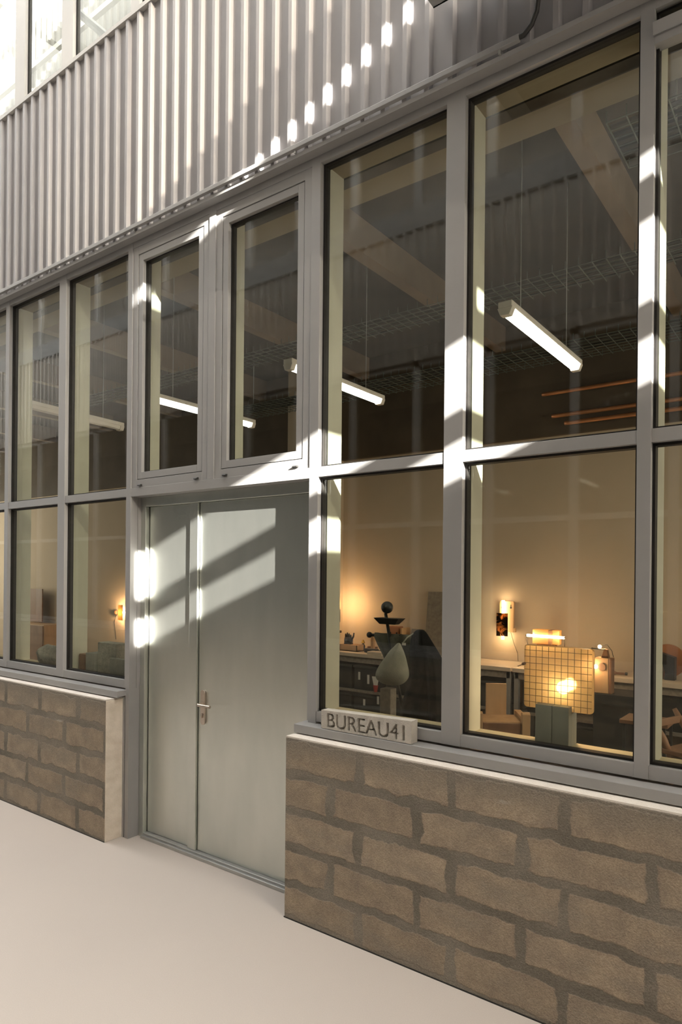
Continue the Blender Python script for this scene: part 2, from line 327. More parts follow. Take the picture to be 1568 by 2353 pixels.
# ------------------------------------------------------------------ setting : street
ZS, ZB1, ZB2 = 1.057, 1.068, 1.125          # sill top, bottom rail
ZM1, ZM2 = 2.438, 2.494                      # transom
ZT, ZTT = 4.198, 4.275                       # top rail
MUL = [(-9.30, -9.24), (-8.43, -8.37), (-7.58, -7.48), (-6.70, -6.64), (-5.836, -5.777), (-4.993, -4.895), (-4.101, -4.047), (-3.254, -3.194), (-2.408, -2.345), (-1.558, -1.456), (-0.670, -0.615), (0.205, 0.26), (1.06, 1.16)]
XL, XR = -24.0, 5.0
struct(boxes('floor', [(XL, XR + 4, -3.6, 0.12, -0.2, 0.0)], FLOOR), 'pale seamless cream floor of the covered passage', 'floor')
struct(boxes('floor_inside', [(-17, 3.2, 0.12, 4.85, -0.2, -0.002)], INFLOOR), 'dark workshop floor behind the glazing', 'floor')

# block walls under the windows
o = boxes('wall_right_base', [(0, 7.0, -0.14, 0.05, 0, 0.995)], BLK_R, bevel=0.006, loc=(-2.443, 0, 0)); struct(o, 'low concrete block wall to the right of the steel door', 'wall')
o = boxes('wall_left_base', [(-6.0, 0, -0.14, 0.03, 0, 0.995)], BLK_L, bevel=0.006, loc=(-4.122, 0, 0)); struct(o, 'low concrete block wall to the left of the steel door', 'wall')
struct(boxes('wall_left_end', [(-4.124, -4.118, -0.136, 0.03, 0.0, 0.992)], ENDM, bevel=0.004), 'pale mortar end face of the left block wall beside the door, lightened for side light', 'wall')
struct(boxes('trim_1', [(-2.441, 4.55, -0.138, 0.05, 0.993, 1.001)], WALLCAP), 'pale mortar capping on the right block wall', 'wall cap')
struct(boxes('trim_2', [(-10.1, -4.124, -0.138, 0.03, 0.993, 1.001)], WALLCAP), 'pale mortar capping on the left block wall', 'wall cap')
struct(boxes('baseboard_right', [(-2.445, 4.55, -0.1415, -0.139, 0.0, 0.007)], DARKMETAL), 'thin dark joint along the foot of the right block wall', 'joint')
struct(boxes('baseboard_left', [(-10.1, -4.12, -0.1415, -0.139, 0.0, 0.007)], DARKMETAL), 'thin dark joint along the foot of the left block wall', 'joint')
# window sills outside
def sill(name, x0, x1, label):
    bm = bmesh.new(); prism(bm, [(-0.072, 1.008), (-0.072, ZS - 0.003), (0.035, ZS + 0.001), (0.035, 1.02), (-0.06, 1.012)], 'x', x0, x1)
    struct(obj(name, bm, ALU, bevel=0.0015), label, 'window sill')
sill('trim_3', -2.4426, 4.5, 'grey aluminium outer sill under the windows right of the door')
sill('trim_4', -10.1, -4.08, 'grey aluminium outer sill under the windows left of the door')

# mullions
def mullion(i, x0, x1, z0, label, y1=0.06):
    o = boxes('trim_%d' % i, [(x0, x1, 0.0, y1, z0, ZTT)], ALU, bevel=0.0015); struct(o, label, 'mullion')
ml = {0: 'far end mullion at the left', 1: 'grey mullion far to the left', 2: 'wide grey mullion far to the left', 3: 'grey mullion beyond the left edge',
      4: 'grey mullion at the left edge of the view', 5: 'wide grey mullion between the two panes left of the door', 6: 'grey mullion at the left side of the door',
      7: 'slim grey mullion between the two vents above the door', 8: 'sunlit grey mullion at the right side of the door', 9: 'wide sunlit mullion beside the window with the amber glass lamp',
      10: 'sunlit mullion at the right edge of the lamp window', 11: 'grey mullion just beyond the right edge', 12: 'wide grey mullion beyond the right edge'}
for i, (a, b) in enumerate(MUL):
    mullion(10 + i, a, b, 2.494 if i == 7 else (ZB1 if i != 6 else ZB1), ml[i])
# door side posts under the mullions
struct(boxes('trim_30', [(-4.118, -4.098, 0.0, 0.02, 0, 1.0), (-4.088, -4.047, 0.0, 0.14, 0, ZB1), (-4.12, -4.088, 0.03, 0.14, 0, ZB1), (-4.047, -4.043, 0.06, 0.14, ZB1, 2.432)], ALU), 'grey steel post closing the left side of the door recess', 'door post')
struct(boxes('trim_31', [(-2.40, -2.345, 0.0, 0.14, 0, ZB1), (-2.408, -2.345, 0.06, 0.14, ZB1, 2.432)], ALU), 'grey steel post closing the right side of the door recess', 'door post')
# top rail, one long profile with a thin lip
bm = bmesh.new(); bx(bm, -10.1, 4.5, 0.002, 0.06, ZT, ZTT - 0.002); bx(bm, -10.1, 4.5, -0.004, 0.05, ZT + 0.062, ZTT - 0.001)
struct(obj('trim_32', bm, ALU), 'grey aluminium head rail under the corrugated cladding', 'rail')
struct(boxes('trim_33', [(-10.1, 4.5, 0.0, 0.06, ZTT, 4.31)], RUBBER), 'black shadow gap under the corrugated cladding', 'joint')

# windows : one per bay
def bay(n, i, label, transom=True, gl=GLASS):
    x0, x1 = MUL[i][1], MUL[i + 1][0]
    e = empty('window_%d' % n, ((x0 + x1) / 2, 0, ZB1)); struct(e, label, 'window')
    def L(l): return [(a - (x0 + x1) / 2, b - (x0 + x1) / 2, c, d, e0 - ZB1, f - ZB1) for a, b, c, d, e0, f in l]
    bm = bmesh.new()
    for q in L([(x0, x1, 0.003, 0.06, ZB1, ZB2)]): bx(bm, *q)
    obj('bottom_rail', bm, ALU, e, 0.0012)
    bm = bmesh.new()
    for q in L([(x0, x1, 0.003, 0.06, ZM1, ZM2)]): bx(bm, *q)
    obj('transom', bm, ALU, e, 0.0012)
    for nm, z0, z1 in (('lower_pane', ZB2, ZM1), ('upper_pane', ZM2, ZT)):
        bm = bmesh.new()
        for q in L([(x0 + 0.004, x1 - 0.004, 0.040, 0.062, z0 + 0.004, z1 - 0.004)]): bx(bm, *q)
        obj(nm, bm, gl, e)
        bm = bmesh.new()
        c = (x0 + x1) / 2
        ring(bm, x0 - c, x1 - c, z0 - ZB1, z1 - ZB1, 0.011, 0.030, 0.075)
        obj('gasket', bm, RUBBER, e)
    # inner lining boards and sill board
    bm = bmesh.new()
    for q in L([(x0 - 0.012, x0 + 0.010, 0.075, 0.205, ZB2 - 0.02, ZT + 0.02), (x1 - 0.010, x1 + 0.012, 0.075, 0.205, ZB2 - 0.02, ZT + 0.02)]): bx(bm, *q)
    obj('lining_boards', bm, CREAM, e)
    bm = bmesh.new()
    for q in L([(x0 - 0.012, x1 + 0.012, 0.063, 0.215, ZB2 - 0.05, ZB2 - 0.006)]): bx(bm, *q)
    obj('sill_board', bm, SILLCREAM, e)
    return e
bay(1, 4, 'tall window far left with a faint brown panel behind it')
bay(2, 5, 'tall window just left of the steel door')
bay(3, 8, 'tall window right of the door with the engraved block on its sill')
bay(4, 9, 'tall window showing the amber wired glass lamp')
bay(5, 10, 'tall window cut by the right edge of the view')
bay(6, 3, 'window beyond the left edge')
bay(7, 2, 'second window beyond the left edge')
bay(8, 11, 'window beyond the right edge')
# drip profile across the head of the right bay
bm = bmesh.new(); prism(bm, [(0.0, 4.135), (-0.024, 4.128), (-0.012, 4.082), (0.0, 4.086)], 'x', -0.619, 0.215); bx(bm, -0.615, 0.205, -0.004, 0.05, 4.05, 4.085)
struct(obj('trim_34', bm, ALU), 'tilted drip rail across the top of the window at the right edge', 'rail')

# vents above the door
def vent(n, x0, x1, label):
    c = (x0 + x1) / 2; e = empty('window_%d' % n, (c, 0, 2.494)); struct(e, label, 'window'); zb = 2.494
    def rg(nm, a, b, z0, z1, w_, y0, y1, m, bev=0.001):
        bm = bmesh.new(); ring(bm, a - c, b - c, z0 - zb, z1 - zb, w_, y0, y1); return obj(nm, bm, m, e, bev)
    rg('frame', x0, x1, 2.494, ZT, 0.056, 0.006, 0.06, ALU)
    rg('frame_joint', x0 + 0.054, x1 - 0.054, 2.548, ZT - 0.054, 0.009, 0.016, 0.06, RUBBER, 0)
    s = rg('sash', x0 + 0.061, x1 - 0.061, 2.555, ZT - 0.061, 0.046, 0.009, 0.06, ALU)
    rg('gasket', x0 + 0.105, x1 - 0.105, 2.599, ZT - 0.105, 0.010, 0.034, 0.075, RUBBER, 0)
    bm = bmesh.new(); bx(bm, x0 + 0.107 - c, x1 - 0.107 - c, 0.042, 0.064, 2.601 - zb, ZT - 0.107 - zb); obj('pane', bm, GLASS, e)
    for px in (x0 + 0.085, x1 - 0.12):
        bm = bmesh.new(); prism(bm, [(0.007, 0.022), (-0.009, 0.020), (-0.012, 0.013), (-0.006, 0.010), (0.007, 0.010)], 'x', px - c, px + 0.034 - c)
        obj('drain_cap', bm, DARKMETAL, e)
    bm = bmesh.new(); bx(bm, x0 - c, x0 + 0.06 - c, 0.075, 0.2, 0.0, ZT - zb); bx(bm, x1 - 0.06 - c, x1 - c, 0.075, 0.2, 0.0, ZT - zb); obj('lining_boards', bm, CREAM, e)
vent(9, -4.047, -3.254, 'narrow opening vent above the left leaf of the door')
vent(10, -3.194, -2.408, 'narrow opening vent above the right leaf of the door')

# door
d = empty('door_1', (-3.23, 0.10, 0)); struct(d, 'galvanised steel double door with a lever handle', 'door')
def dm(nm, l, mat, par, bev=0.0): return boxes(nm, [(a + 3.23, b + 3.23, c_ - 0.10, d_ - 0.10, e_, f_) for a, b, c_, d_, e_, f_ in l], mat, par, bev)
dm('lintel', [(-4.047, -2.408, 0.0, 0.14, 2.434, 2.494)], ALU, d, 0.0015)
dm('door_frame', [(-4.044, -3.992, 0.088, 0.16, 0.0, 2.434), (-2.46, -2.408, 0.088, 0.16, 0.0, 2.434), (-3.992, -2.46, 0.088, 0.16, 2.368, 2.434)], GALV, d, 0.002)
dm('threshold', [(-3.992, -2.46, 0.066, 0.16, 0.0, 0.022), (-3.992, -2.46, 0.086, 0.16, 0.022, 0.034)], GALVL, d, 0.003)
lf = dm('left_leaf', [(-3.984, -3.455, 0.122, 0.17, 0.036, 2.366)], GALV, d, 0.002)
rf = dm('right_leaf', [(-3.447, -2.464, 0.118, 0.17, 0.036, 2.366)], GALV, d, 0.002)
dm('leaf_joint', [(-3.992, -3.982, 0.128, 0.17, 0.034, 2.368), (-3.456, -3.446, 0.128, 0.17, 0.034, 2.368), (-3.992, -2.46, 0.13, 0.17, 2.362, 2.37)], RUBBER, d)
dm('meeting_strip', [(-3.53, -3.452, 0.100, 0.121, 0.036, 2.366)], GALV, lf, 0.0015)
# handle set
bm = bmesh.new(); pts = []
for k in range(13): a = PI * k / 12; pts.append((0.022 * math.cos(a), 0.085 + 0.022 * math.sin(a)))
for k in range(13): a = PI + PI * k / 12; pts.append((0.022 * math.cos(a), -0.105 + 0.022 * math.sin(a)))
hx, hz = -3.393, 1.012
prism(bm, [(hx + 3.23 + u, hz + v) for u, v in pts], 'y', 0.104 - 0.10, 0.118 - 0.10)
pl = obj('handle_plate', bm, STEEL, rf, 0.002)
bm = bmesh.new(); y0 = -0.046
tube(bm, [(hx + 3.23, 0.004, hz + 0.013), (hx + 3.23, y0 + 0.012, hz + 0.013), (hx + 3.23 + 0.012, y0, hz + 0.013), (hx + 3.23 + 0.125, y0, hz + 0.013)], 0.010, 16)
hd = obj('lever_handle', bm, STEEL, rf, smooth=False)
bm = bmesh.new(); tube(bm, [(hx + 3.23, 0.004, hz - 0.058), (hx + 3.23, -0.006, hz - 0.058)], 0.009, 16); bx(bm, hx + 3.227, hx + 3.233, -0.006, 0.004, hz - 0.08, hz - 0.06)
obj('lock_cylinder', bm, STEEL, rf)

# corrugated band
def corrugated(name, x0, x1, z0, z1, yv, mat, sign=1, phase=0.0, crest=0.025, fl=0.010, depth=0.026, pitch=0.1275):
    """valley face at yv, crests stand 'depth' towards -y*sign"""
    bm = bmesh.new(); prof = []; x = x0
    while x < x1:
        prof += [(x, yv - sign * depth), (x + crest, yv - sign * depth), (x + crest + fl, yv), (x + pitch - fl, yv)]
        x += pitch
    A = [bm.verts.new((a, b, z0)) for a, b in prof]; B = [bm.verts.new((a, b, z1)) for a, b in prof]
    for i in range(len(prof) - 1): bm.faces.new((A[i], A[i + 1], B[i + 1], B[i]))
    o = obj(name, bm, mat); md = o.modifiers.new('sheet', 'SOLIDIFY'); md.thickness = 0.0015
    return o
struct(corrugated('wall_front', -5.836 - 0.025 - 0.1275 * 110, 4.6, 4.262, 5.795, -0.030, CLAD), 'grey corrugated steel cladding above the windows', 'cladding')
bm = bmesh.new(); prism(bm, [(-0.058, 4.240), (-0.060, 4.262), (0.0, 4.264), (0.0, 4.240)], 'x', -20, 4.5)
struct(obj('trim_35', bm, ALU), 'thin folded flashing under the corrugated cladding', 'flashing')
bm = bmesh.new(); prism(bm, [(-0.062, 5.795), (-0.062, 5.825), (0.05, 5.835), (0.05, 5.795)], 'x', -20, 4.5)
struct(obj('trim_36', bm, CLADW), 'pale cap flashing along the top of the corrugated cladding', 'flashing')
struct(boxes('wall_front_core', [(-20, 4.5, 0.0, 0.2, 4.31, 5.79)], CLAD), 'wall behind the corrugated cladding', 'wall')
# cable trunking on the cladding and the hose that leaves it
ct = empty('cable_trunking', (-1.16, -0.07, 4.29)); tag(ct, 'slim grey cable trunking along the bottom of the corrugated cladding with a curved black hose', 'cable trunking')
boxes('trunking', [(-17.0, 0.0, -0.012, 0.012, -0.012, 0.014)], ALU, ct, 0.002)
bm = bmesh.new(); tube(bm, [(-0.02, 0, 0.002), (0.02, 0, 0.004), (0.055, -0.002, 0.03), (0.078, -0.004, 0.075), (0.088, -0.006, 0.14), (0.092, -0.006, 0.22), (0.094, 0.0, 0.36)], 0.011, 12); obj('hose', bm, CABLE, ct, smooth=True)
for x in (-5.02, -3.95, -2.48, -1.26): boxes('clip', [(x + 1.16, x + 1.172, -0.004, 0.010, -0.03, -0.012)], GALVL, ct)
# tray above the right bays; unseen length and dark sheet added to shade them
ty = empty('overhead_tray', (-1.58, -0.10, 4.61)); tag(ty, 'grey sheet metal tray at the top right of the cladding, extended out of view to shade it', 'tray')
boxes('tray_sheet', [(0, 0.118, -0.68, 0.0, 0.0, 0.008), (0, 0.118, -0.008, 0.0, 0.0, 0.06)], GALVL, ty)
boxes('tray_sheet', [(0.12, 6.4, -0.68, 0.0, 0.0, 0.008), (0.12, 6.4, -0.008, 0.0, 0.0, 0.06), (0.12, 6.4, -0.68, -0.672, 0.0, 0.06), (6.392, 6.4, -0.68, 0, 0, 0.06)], DARKMETAL, ty)
boxes('tray_joint', [(0.115, 0.122, -0.682, 0.001, -0.002, 0.062)], DARKMETAL, ty)

# upper storey glazing, left above the band
for k, (a, b) in enumerate([(-9.30, -9.14), (-8.43, -8.27), (-7.57, -7.41), (-6.70, -6.54), (-5.72, -5.56), (-4.996, -4.836), (-4.10, -4.0), (-3.25, -3.15), (-2.40, -2.30)]):
    struct(boxes('trim_%d' % (40 + k), [(a, b, 0.0, 0.06, 5.83, 8.0)], CLADW, bevel=0.002), ['white frame post of the upper windows', 'white frame post of the upper windows', 'white frame post of the upper windows', 'white frame post of the upper windows', 'white frame post of the upper window at the top left corner', 'second white frame post of the upper windows', 'white frame post of the upper windows', 'white frame post of the upper windows', 'white frame post of the upper windows'][k], 'frame post', 'upper frame posts')
UP = [(-9.30, -9.14), (-8.43, -8.27), (-7.57, -7.41), (-6.70, -6.54), (-5.72, -5.56), (-4.996, -4.836), (-4.10, -4.0), (-3.25, -3.15), (-2.40, -2.30)]
for k in range(8):
    x0, x1 = UP[k][1], UP[k + 1][0]; c = (x0 + x1) / 2
    e = empty('window_%d' % (20 + k), (c, 0, 5.83)); struct(e, 'upper window pane above the corrugated cladding', 'window', 'upper windows')
    bm = bmesh.new(); bx(bm, x0 - c, x1 - c, 0.03, 0.05, 0.01, 2.17); obj('pane', bm, GLASS, e)
    bm = bmesh.new(); ring(bm, x0 - c, x1 - c, 0.0, 2.18, 0.012, 0.026, 0.056); obj('gasket', bm, RUBBER, e)
struct(boxes('floor_upper', [(-20, 4.5, 0.06, 4.85, 5.55, 5.80)], CLADW), 'upper floor slab', 'floor')
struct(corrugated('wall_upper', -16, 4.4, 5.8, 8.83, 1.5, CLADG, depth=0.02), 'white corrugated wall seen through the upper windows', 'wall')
bm = bmesh.new()
for z in (7.2, 8.0, 9.2): bx(bm, -16, 4.4, 1.32, 1.37, z, z + 0.06)
for k in range(10):
    x = -15 + k * 1.7; tube(bm, [(x, 1.35, 8.8), (x + 0.9, 1.35, 9.6), (x + 1.7, 1.35, 8.8)], 0.02, 6)
struct(obj('trim_60', bm, CLADW), 'white roof truss above the upper wall', 'truss')
bm = bmesh.new(); tube(bm, [(-5.42, 0.32, 6.84), (-4.72, 0.32, 6.16)], 0.035, 8)
struct(obj('trim_61', bm, DARKMETAL), 'dark diagonal brace behind the upper window', 'brace')

struct(boxes('wall_front_far', [(-24, -10.1, 0.0, 0.2, 0, 4.3)], ALU), 'grey wall continuing the facade far to the left', 'wall')
# ------------------------------------------------------------------ setting : the other side of the passage (seen mirrored in the glass)
OY = -3.40
OM = [(-0.3 - 0.866 * k) for k in range(25)]
for k, x in enumerate(OM):
    o = boxes('trim_%d' % (100 + k), [(x - 0.04, x + 0.04, OY - 0.06, OY, 0.99, ZTT)], ALU); struct(o, 'grey mullion of the facade across the passage', 'mullion', 'mullions across the passage')
struct(boxes('wall_opposite_base', [(-22.5, 4.9, OY - 0.1, OY + 0.10, 0, 1.0)], BLK_R), 'low block wall across the passage', 'wall')
struct(boxes('trim_130', [(-22.5, 4.9, OY - 0.06, OY + 0.06, 1.01, 1.06), (-22.5, 4.9, OY - 0.05, OY - 0.003, 1.068, 1.125), (-22.5, 4.9, OY - 0.05, OY - 0.003, ZM1, ZM2), (-22.5, 4.9, OY - 0.06, OY, ZT, 4.27)], ALU), 'sill and rails of the facade across the passage', 'rail')
struct(corrugated('wall_opposite', -22.4, 4.9, 4.262, 5.70, OY + 0.02, CLADO, sign=-1), 'corrugated cladding of the facade across the passage', 'cladding')
struct(boxes('trim_131', [(-22.5, 4.9, OY - 0.05, OY + 0.05, 5.70, 5.95)], ALU), 'top rail of the cladding across the passage', 'rail')
struct(boxes('wall_opposite_core', [(-22.5, 4.9, OY - 0.2, OY - 0.03, 4.27, 5.70)], CLAD), 'wall behind the cladding across the passage', 'wall')
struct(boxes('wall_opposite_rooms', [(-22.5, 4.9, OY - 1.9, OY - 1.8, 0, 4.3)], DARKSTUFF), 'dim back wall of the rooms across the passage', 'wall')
struct(boxes('floor_opposite', [(-22.5, 4.9, OY - 1.9, OY - 0.1, -0.1, 0.0), (-22.5, 4.9, OY - 1.9, OY - 0.2, 4.3, 4.4), (-22.5, 4.9, OY - 1.9, OY - 0.2, 5.75, 5.9), (-22.5, 4.9, OY - 1.9, OY - 0.2, 8.2, 8.3)], GREYPANEL), 'floor slabs of the rooms across the passage', 'floor')
struct(boxes('wall_opposite_upper', [(-22.5, 4.9, OY - 1.9, OY - 1.8, 5.8, 12.5), (-22.5, 4.9, OY - 0.3, OY, 8.2, 12.5)], CLADW), 'beige upper walls across the passage', 'wall')
for k, x in enumerate(OM):
    if k % 1 == 0:
        o = boxes('trim_%d' % (150 + k), [(x - 0.05, x + 0.05, OY - 0.06, OY, 5.95, 8.2)], CLADW if k % 2 else ALU); struct(o, 'upper frame post across the passage', 'frame post', 'upper frame posts across the passage')
struct(boxes('wall_opposite_lowglass', [(-22.5, 4.9, OY - 0.045, OY - 0.03, 1.13, 4.19)], GLASS), 'glazing of the facade across the passage', 'glazing')
for k in range(9):
    x = -2.3 - k * 2.1
    t = empty('strip_light', (x, OY - 0.9, 7.9)); tag(t, 'twin fluorescent strip light mirrored from the rooms across the passage', 'strip light', 'strip lights across the passage')
    boxes('housing', [(-0.62, 0.62, -0.08, 0.08, 0.02, 0.07)], WHITEPL, t)
    bm = bmesh.new()
    for yy in (-0.045, 0.045): tube(bm, [(-0.6, yy, 0.0), (0.6, yy, 0.0)], 0.014, 8)
    obj('tubes', bm, OPPGLOW, t)

struct(boxes('wall_opposite_end', [(4.85, 4.95, OY - 3.5, OY + 0.05, 0, 13.0)], CEILBEIGE), 'end wall added to the building across the passage to block the sun', 'wall')  # added to stop low sun leaking through the opposite rooms
# end of the passage to the right : unseen wall added to stripe the sun, gable with open slots
GX = XR
def sun_screen():
    off = 0.385 * GX
    op = [  # y0,y1,z0,z1 openings
        (-2.90, -1.55, 2.93 + off, 3.115 + off),
        (-2.90, -1.55, 3.262 + off, 3.60 + off),
        (-1.98, -1.55, 3.775 + off, 3.875 + off),
        (-2.935, -2.21, 5.345 + off, 5.440 + off),
        (-2.98, -2.30, 5.845 + off, 7.3 + off)]
    struct(boxes('wall_screen_lower', [(GX, GX + 0.15, -3.6, 0.2, 0.0, 4.80)], CLADW), 'solid pale lower part of the added end wall, bounces light', 'wall')
    ys = sorted({-3.6, 0.2} | {v for q in op for v in q[:2]}); zs = sorted({4.80, 13.0} | {v for q in op for v in q[2:]})
    bm = bmesh.new()
    for y0, y1 in zip(ys, ys[1:]):
        for z0, z1 in zip(zs, zs[1:]):
            cy_, cz = (y0 + y1) / 2, (z0 + z1) / 2
            if any(q[0] < cy_ < q[1] and q[2] < cz < q[3] for q in op): continue
            bx(bm, GX, GX + 0.02, y0, y1, z0, z1)
    struct(obj('wall_sun_screen', bm, POLYC), 'unseen frosted end wall added with narrow slots to stripe the sun', 'wall')
    struct(boxes('window_40', [(GX, GX + 0.012, -2.98, -2.30, 5.845 + off, 7.3 + off)], TINTED), 'tinted pane added in the unseen end wall to dim the sun', 'window')  # added pane that dims the sun on the upper cladding
sun_screen()
# roof beams across the passage
for k in range(8):
    x = -14.5 + k * 2.6
    struct(boxes('trim_%d' % (200 + k), [(x, x + 0.12, -3.6, 1.5, 9.6, 9.85)], CLADW), 'white roof beam across the passage', 'beam', 'roof beams')

# ------------------------------------------------------------------ setting : the workshop inside
BY = 4.65
struct(boxes('wall_back', [(-17, 3.2, BY, BY + 0.15, 0, 3.50)], PLASTER), 'warm beige back wall of the workshop', 'wall')
struct(boxes('wall_back_upper', [(-17, 3.2, BY - 0.06, BY + 0.15, 3.50, 5.0)], DARKBOARD), 'dark brown boarding above the back wall of the workshop', 'wall')
struct(boxes('wall_inner_left', [(-17.1, -17, 0.2, BY, 0, 5.0)], PLASTER), 'end wall of the workshop', 'wall')
struct(boxes('wall_inner_right', [(3.2, 3.3, 0.2, BY, 0, 5.0)], PLASTER), 'right end wall of the workshop', 'wall')
struct(boxes('ceiling', [(-17, 3.2, 0.9, BY, 4.85, 4.95)], CEIL), 'dark exposed workshop ceiling', 'ceiling')
struct(boxes('ceiling_edge', [(-17, 3.2, 0.2, 0.52, 4.5, 4.6), (-17, 3.2, 0.60, 0.92, 4.5, 4.6), (-17, 3.2, 0.52, 0.60, 4.62, 4.7)], CEILBEIGE), 'beige ceiling boards along the window wall', 'ceiling')
struct(boxes('trim_62', [(-17, 3.2, 0.515, 0.605, 4.42, 4.50)], DARKMETAL), 'dark steel channel between the ceiling boards', 'channel')
struct(boxes('wall_inner_lintel', [(-17, 3.2, 0.06, 0.2, ZT, 4.6)], CEILBEIGE), 'lintel band above the windows inside', 'wall')
struct(boxes('wall_pier', [(-6.3, -5.60, 4.25, BY, 0, 5.0)], PLASTER), 'plastered pier on the back wall', 'pier')
for k, x in enumerate((-14.9, -12.95, -11.0, -9.05, -7.1, -5.2, -3.25, -1.32, 0.6, 2.5)):
    struct(boxes('trim_%d' % (70 + k), [(x - 0.06, x + 0.06, 0.55, BY, 4.57, 4.85)], BEAM), 'timber ceiling beam running into the workshop', 'beam', 'timber ceiling beams')

# three copper pipes along the back wall
for k, (z, y, x0, lab) in enumerate(((3.60, 4.50, -2.45, 'lower copper pipe along the workshop back wall'), (3.70, 4.52, -2.60, 'middle copper pipe along the workshop back wall'), (3.95, 4.48, -2.7, 'upper copper pipe along the workshop back wall'))):
    bm = bmesh.new(); tube(bm, [(x0, y, z), (x0 + 0.06, y, z), (3.1, y, z)], 0.022, 12)
    tag(obj('copper_pipe', bm, COPPER, smooth=True), lab, 'pipe', 'copper pipes on the back wall')
# wire mesh cable trays under the ceiling
def wire_tray(x0, x1, y0, y1, z, lab):
    t = empty('wire_tray', (x0, y0, z)); tag(t, lab, 'cable tray')
    bm = bmesh.new(); n = int((x1 - x0) / 0.1)
    for k in range(n + 1):
        x = k * 0.1; tube(bm, [(x, 0, 0.06), (x, 0, 0), (x, y1 - y0, 0), (x, y1 - y0, 0.06)], 0.004, 5)
    m_ = int((y1 - y0) / 0.08)
    for k in range(m_ + 1): tube(bm, [(0, k * 0.08, 0), (x1 - x0, k * 0.08, 0)], 0.004, 5)
    obj('tray_mesh', bm, PIPEGREEN, t)
    bm = bmesh.new()
    for k in range(5): tube(bm, [(0, 0.08 + 0.07 * k, 0.02), ((x1 - x0) * 0.5, 0.10 + 0.068 * k, 0.022), (x1 - x0, 0.08 + 0.07 * k, 0.02)], 0.012, 6)
    obj('cables', bm, CABLE, t)
    for hx_ in (0.3, (x1 - x0) - 0.3):
        bm = bmesh.new(); tube(bm, [(hx_, 0.2, 0.0), (hx_, 0.2, 4.8 - z)], 0.005, 6); obj('hanger', bm, GALVL, t)
wire_tray(-1.00, 3.0, 0.72, 1.20, 4.28, 'green wire mesh cable tray near the window at the top right')
wire_tray(-6.6, 3.0, 3.35, 3.95, 4.10, 'long wire mesh cable tray deep in the workshop')
wire_tray(-9.0, 3.0, 2.2, 2.6, 4.25, 'wire mesh cable tray running across the middle of the workshop')

# ------------------------------------------------------------------ pendant tube lights
def tube_light(x, y0, y1, z, lab, lit=True, dx=0.0):
    t = empty('tube_light', (x, y0, z)); tag(t, lab, 'tube light', 'hanging tube lights')
    n = y1 - y0
    boxes('housing', [(-0.045, 0.045, 0, n, 0.035, 0.075)], WHITEPL, t, 0.006)
    bm = bmesh.new(); prism(bm, [(-0.040, 0.036), (0.040, 0.036), (0.031, 0.004), (0.012, -0.006), (-0.012, -0.006), (-0.031, 0.004)], 'y', 0.05, n - 0.05); obj('diffuser', bm, TUBE if lit else WHITEPL, t)
    bm = bmesh.new(); prism(bm, [(-0.05, 0.036), (0.05, 0.036), (0.03, -0.012), (-0.03, -0.012)], 'y', 0.0, 0.05); obj('end_cap', bm, WHITEPL, t, 0.004)
    bm = bmesh.new(); prism(bm, [(-0.05, 0.036), (0.05, 0.036), (0.03, -0.012), (-0.03, -0.012)], 'y', n - 0.05, n); obj('end_cap', bm, WHITEPL, t, 0.004)
    for yy in (0.25, n - 0.25):
        bm = bmesh.new(); tube(bm, [(0, yy, 0.07), (0, yy, 4.83 - z)], 0.003, 5); obj('hanging_wire', bm, GALVL, t)
    t.rotation_euler = (0, 0, dx); return t
tube_light(-1.64, 0.92, 2.31, 3.49, 'lit hanging tube light in the window with the amber lamp')
tube_light(-3.44, 0.98, 2.30, 3.49, 'lit hanging tube light crossing behind the wide vent and the middle window')
tube_light(-5.12, 0.99, 2.33, 3.49, 'lit hanging tube light seen through the narrow left vent')
tube_light(-6.30, 0.34, 1.58, 3.48, 'unlit hanging tube light in the windows left of the door', False, 0.08)
# dark ball pendant
t = empty('ball_pendant', (-6.85, 2.4, 2.98)); tag(t, 'small dark ball pendant hanging left of the door', 'pendant')
bm = bmesh.new(); ball(bm, (0, 0, 0), 0.055); obj('ball', bm, BROWNWOOD, t, smooth=True)
bm = bmesh.new(); tube(bm, [(0, 0, 0.05), (0, 0, 1.86)], 0.004, 6); obj('cord', bm, CABLE, t)

# ------------------------------------------------------------------ workbenches along the back wall
def bench(x0, x1, lab, yf=4.05, shelf=True):
    t = empty('workbench', (x0, yf, 0)); tag(t, lab, 'workbench', 'workbenches along the back wall'); L = x1 - x0; Dp = BY - 0.01 - yf
    boxes('worktop', [(0, L, 0, Dp, 0.855, 0.90)], PALEWOOD, t, 0.003)
    boxes('apron', [(0.02, L - 0.02, 0.03, 0.06, 0.78, 0.853)], GREYPANEL, t)
    for lx in (0.01, L - 0.06):
        for ly in (0.03, Dp - 0.08): boxes('leg', [(lx, lx + 0.05, ly, ly + 0.05, 0, 0.852)], GALVL, t, 0.002)
    if shelf: boxes('under_shelf', [(0.06, L - 0.06, 0.04, Dp - 0.03, 0.40, 0.43)], GREYPANEL, t)
    return t
bench(-5.59, -3.92, 'pale workbench with dark crates below, behind the coat stand')
bench(-3.90, -2.87, 'pale workbench under the wall sconce')
bench(-2.85, -1.52, 'pale workbench behind the amber glass lamp')
bench(-1.50, 0.3, 'pale workbench at the right edge carrying the wooden disc', 4.0)
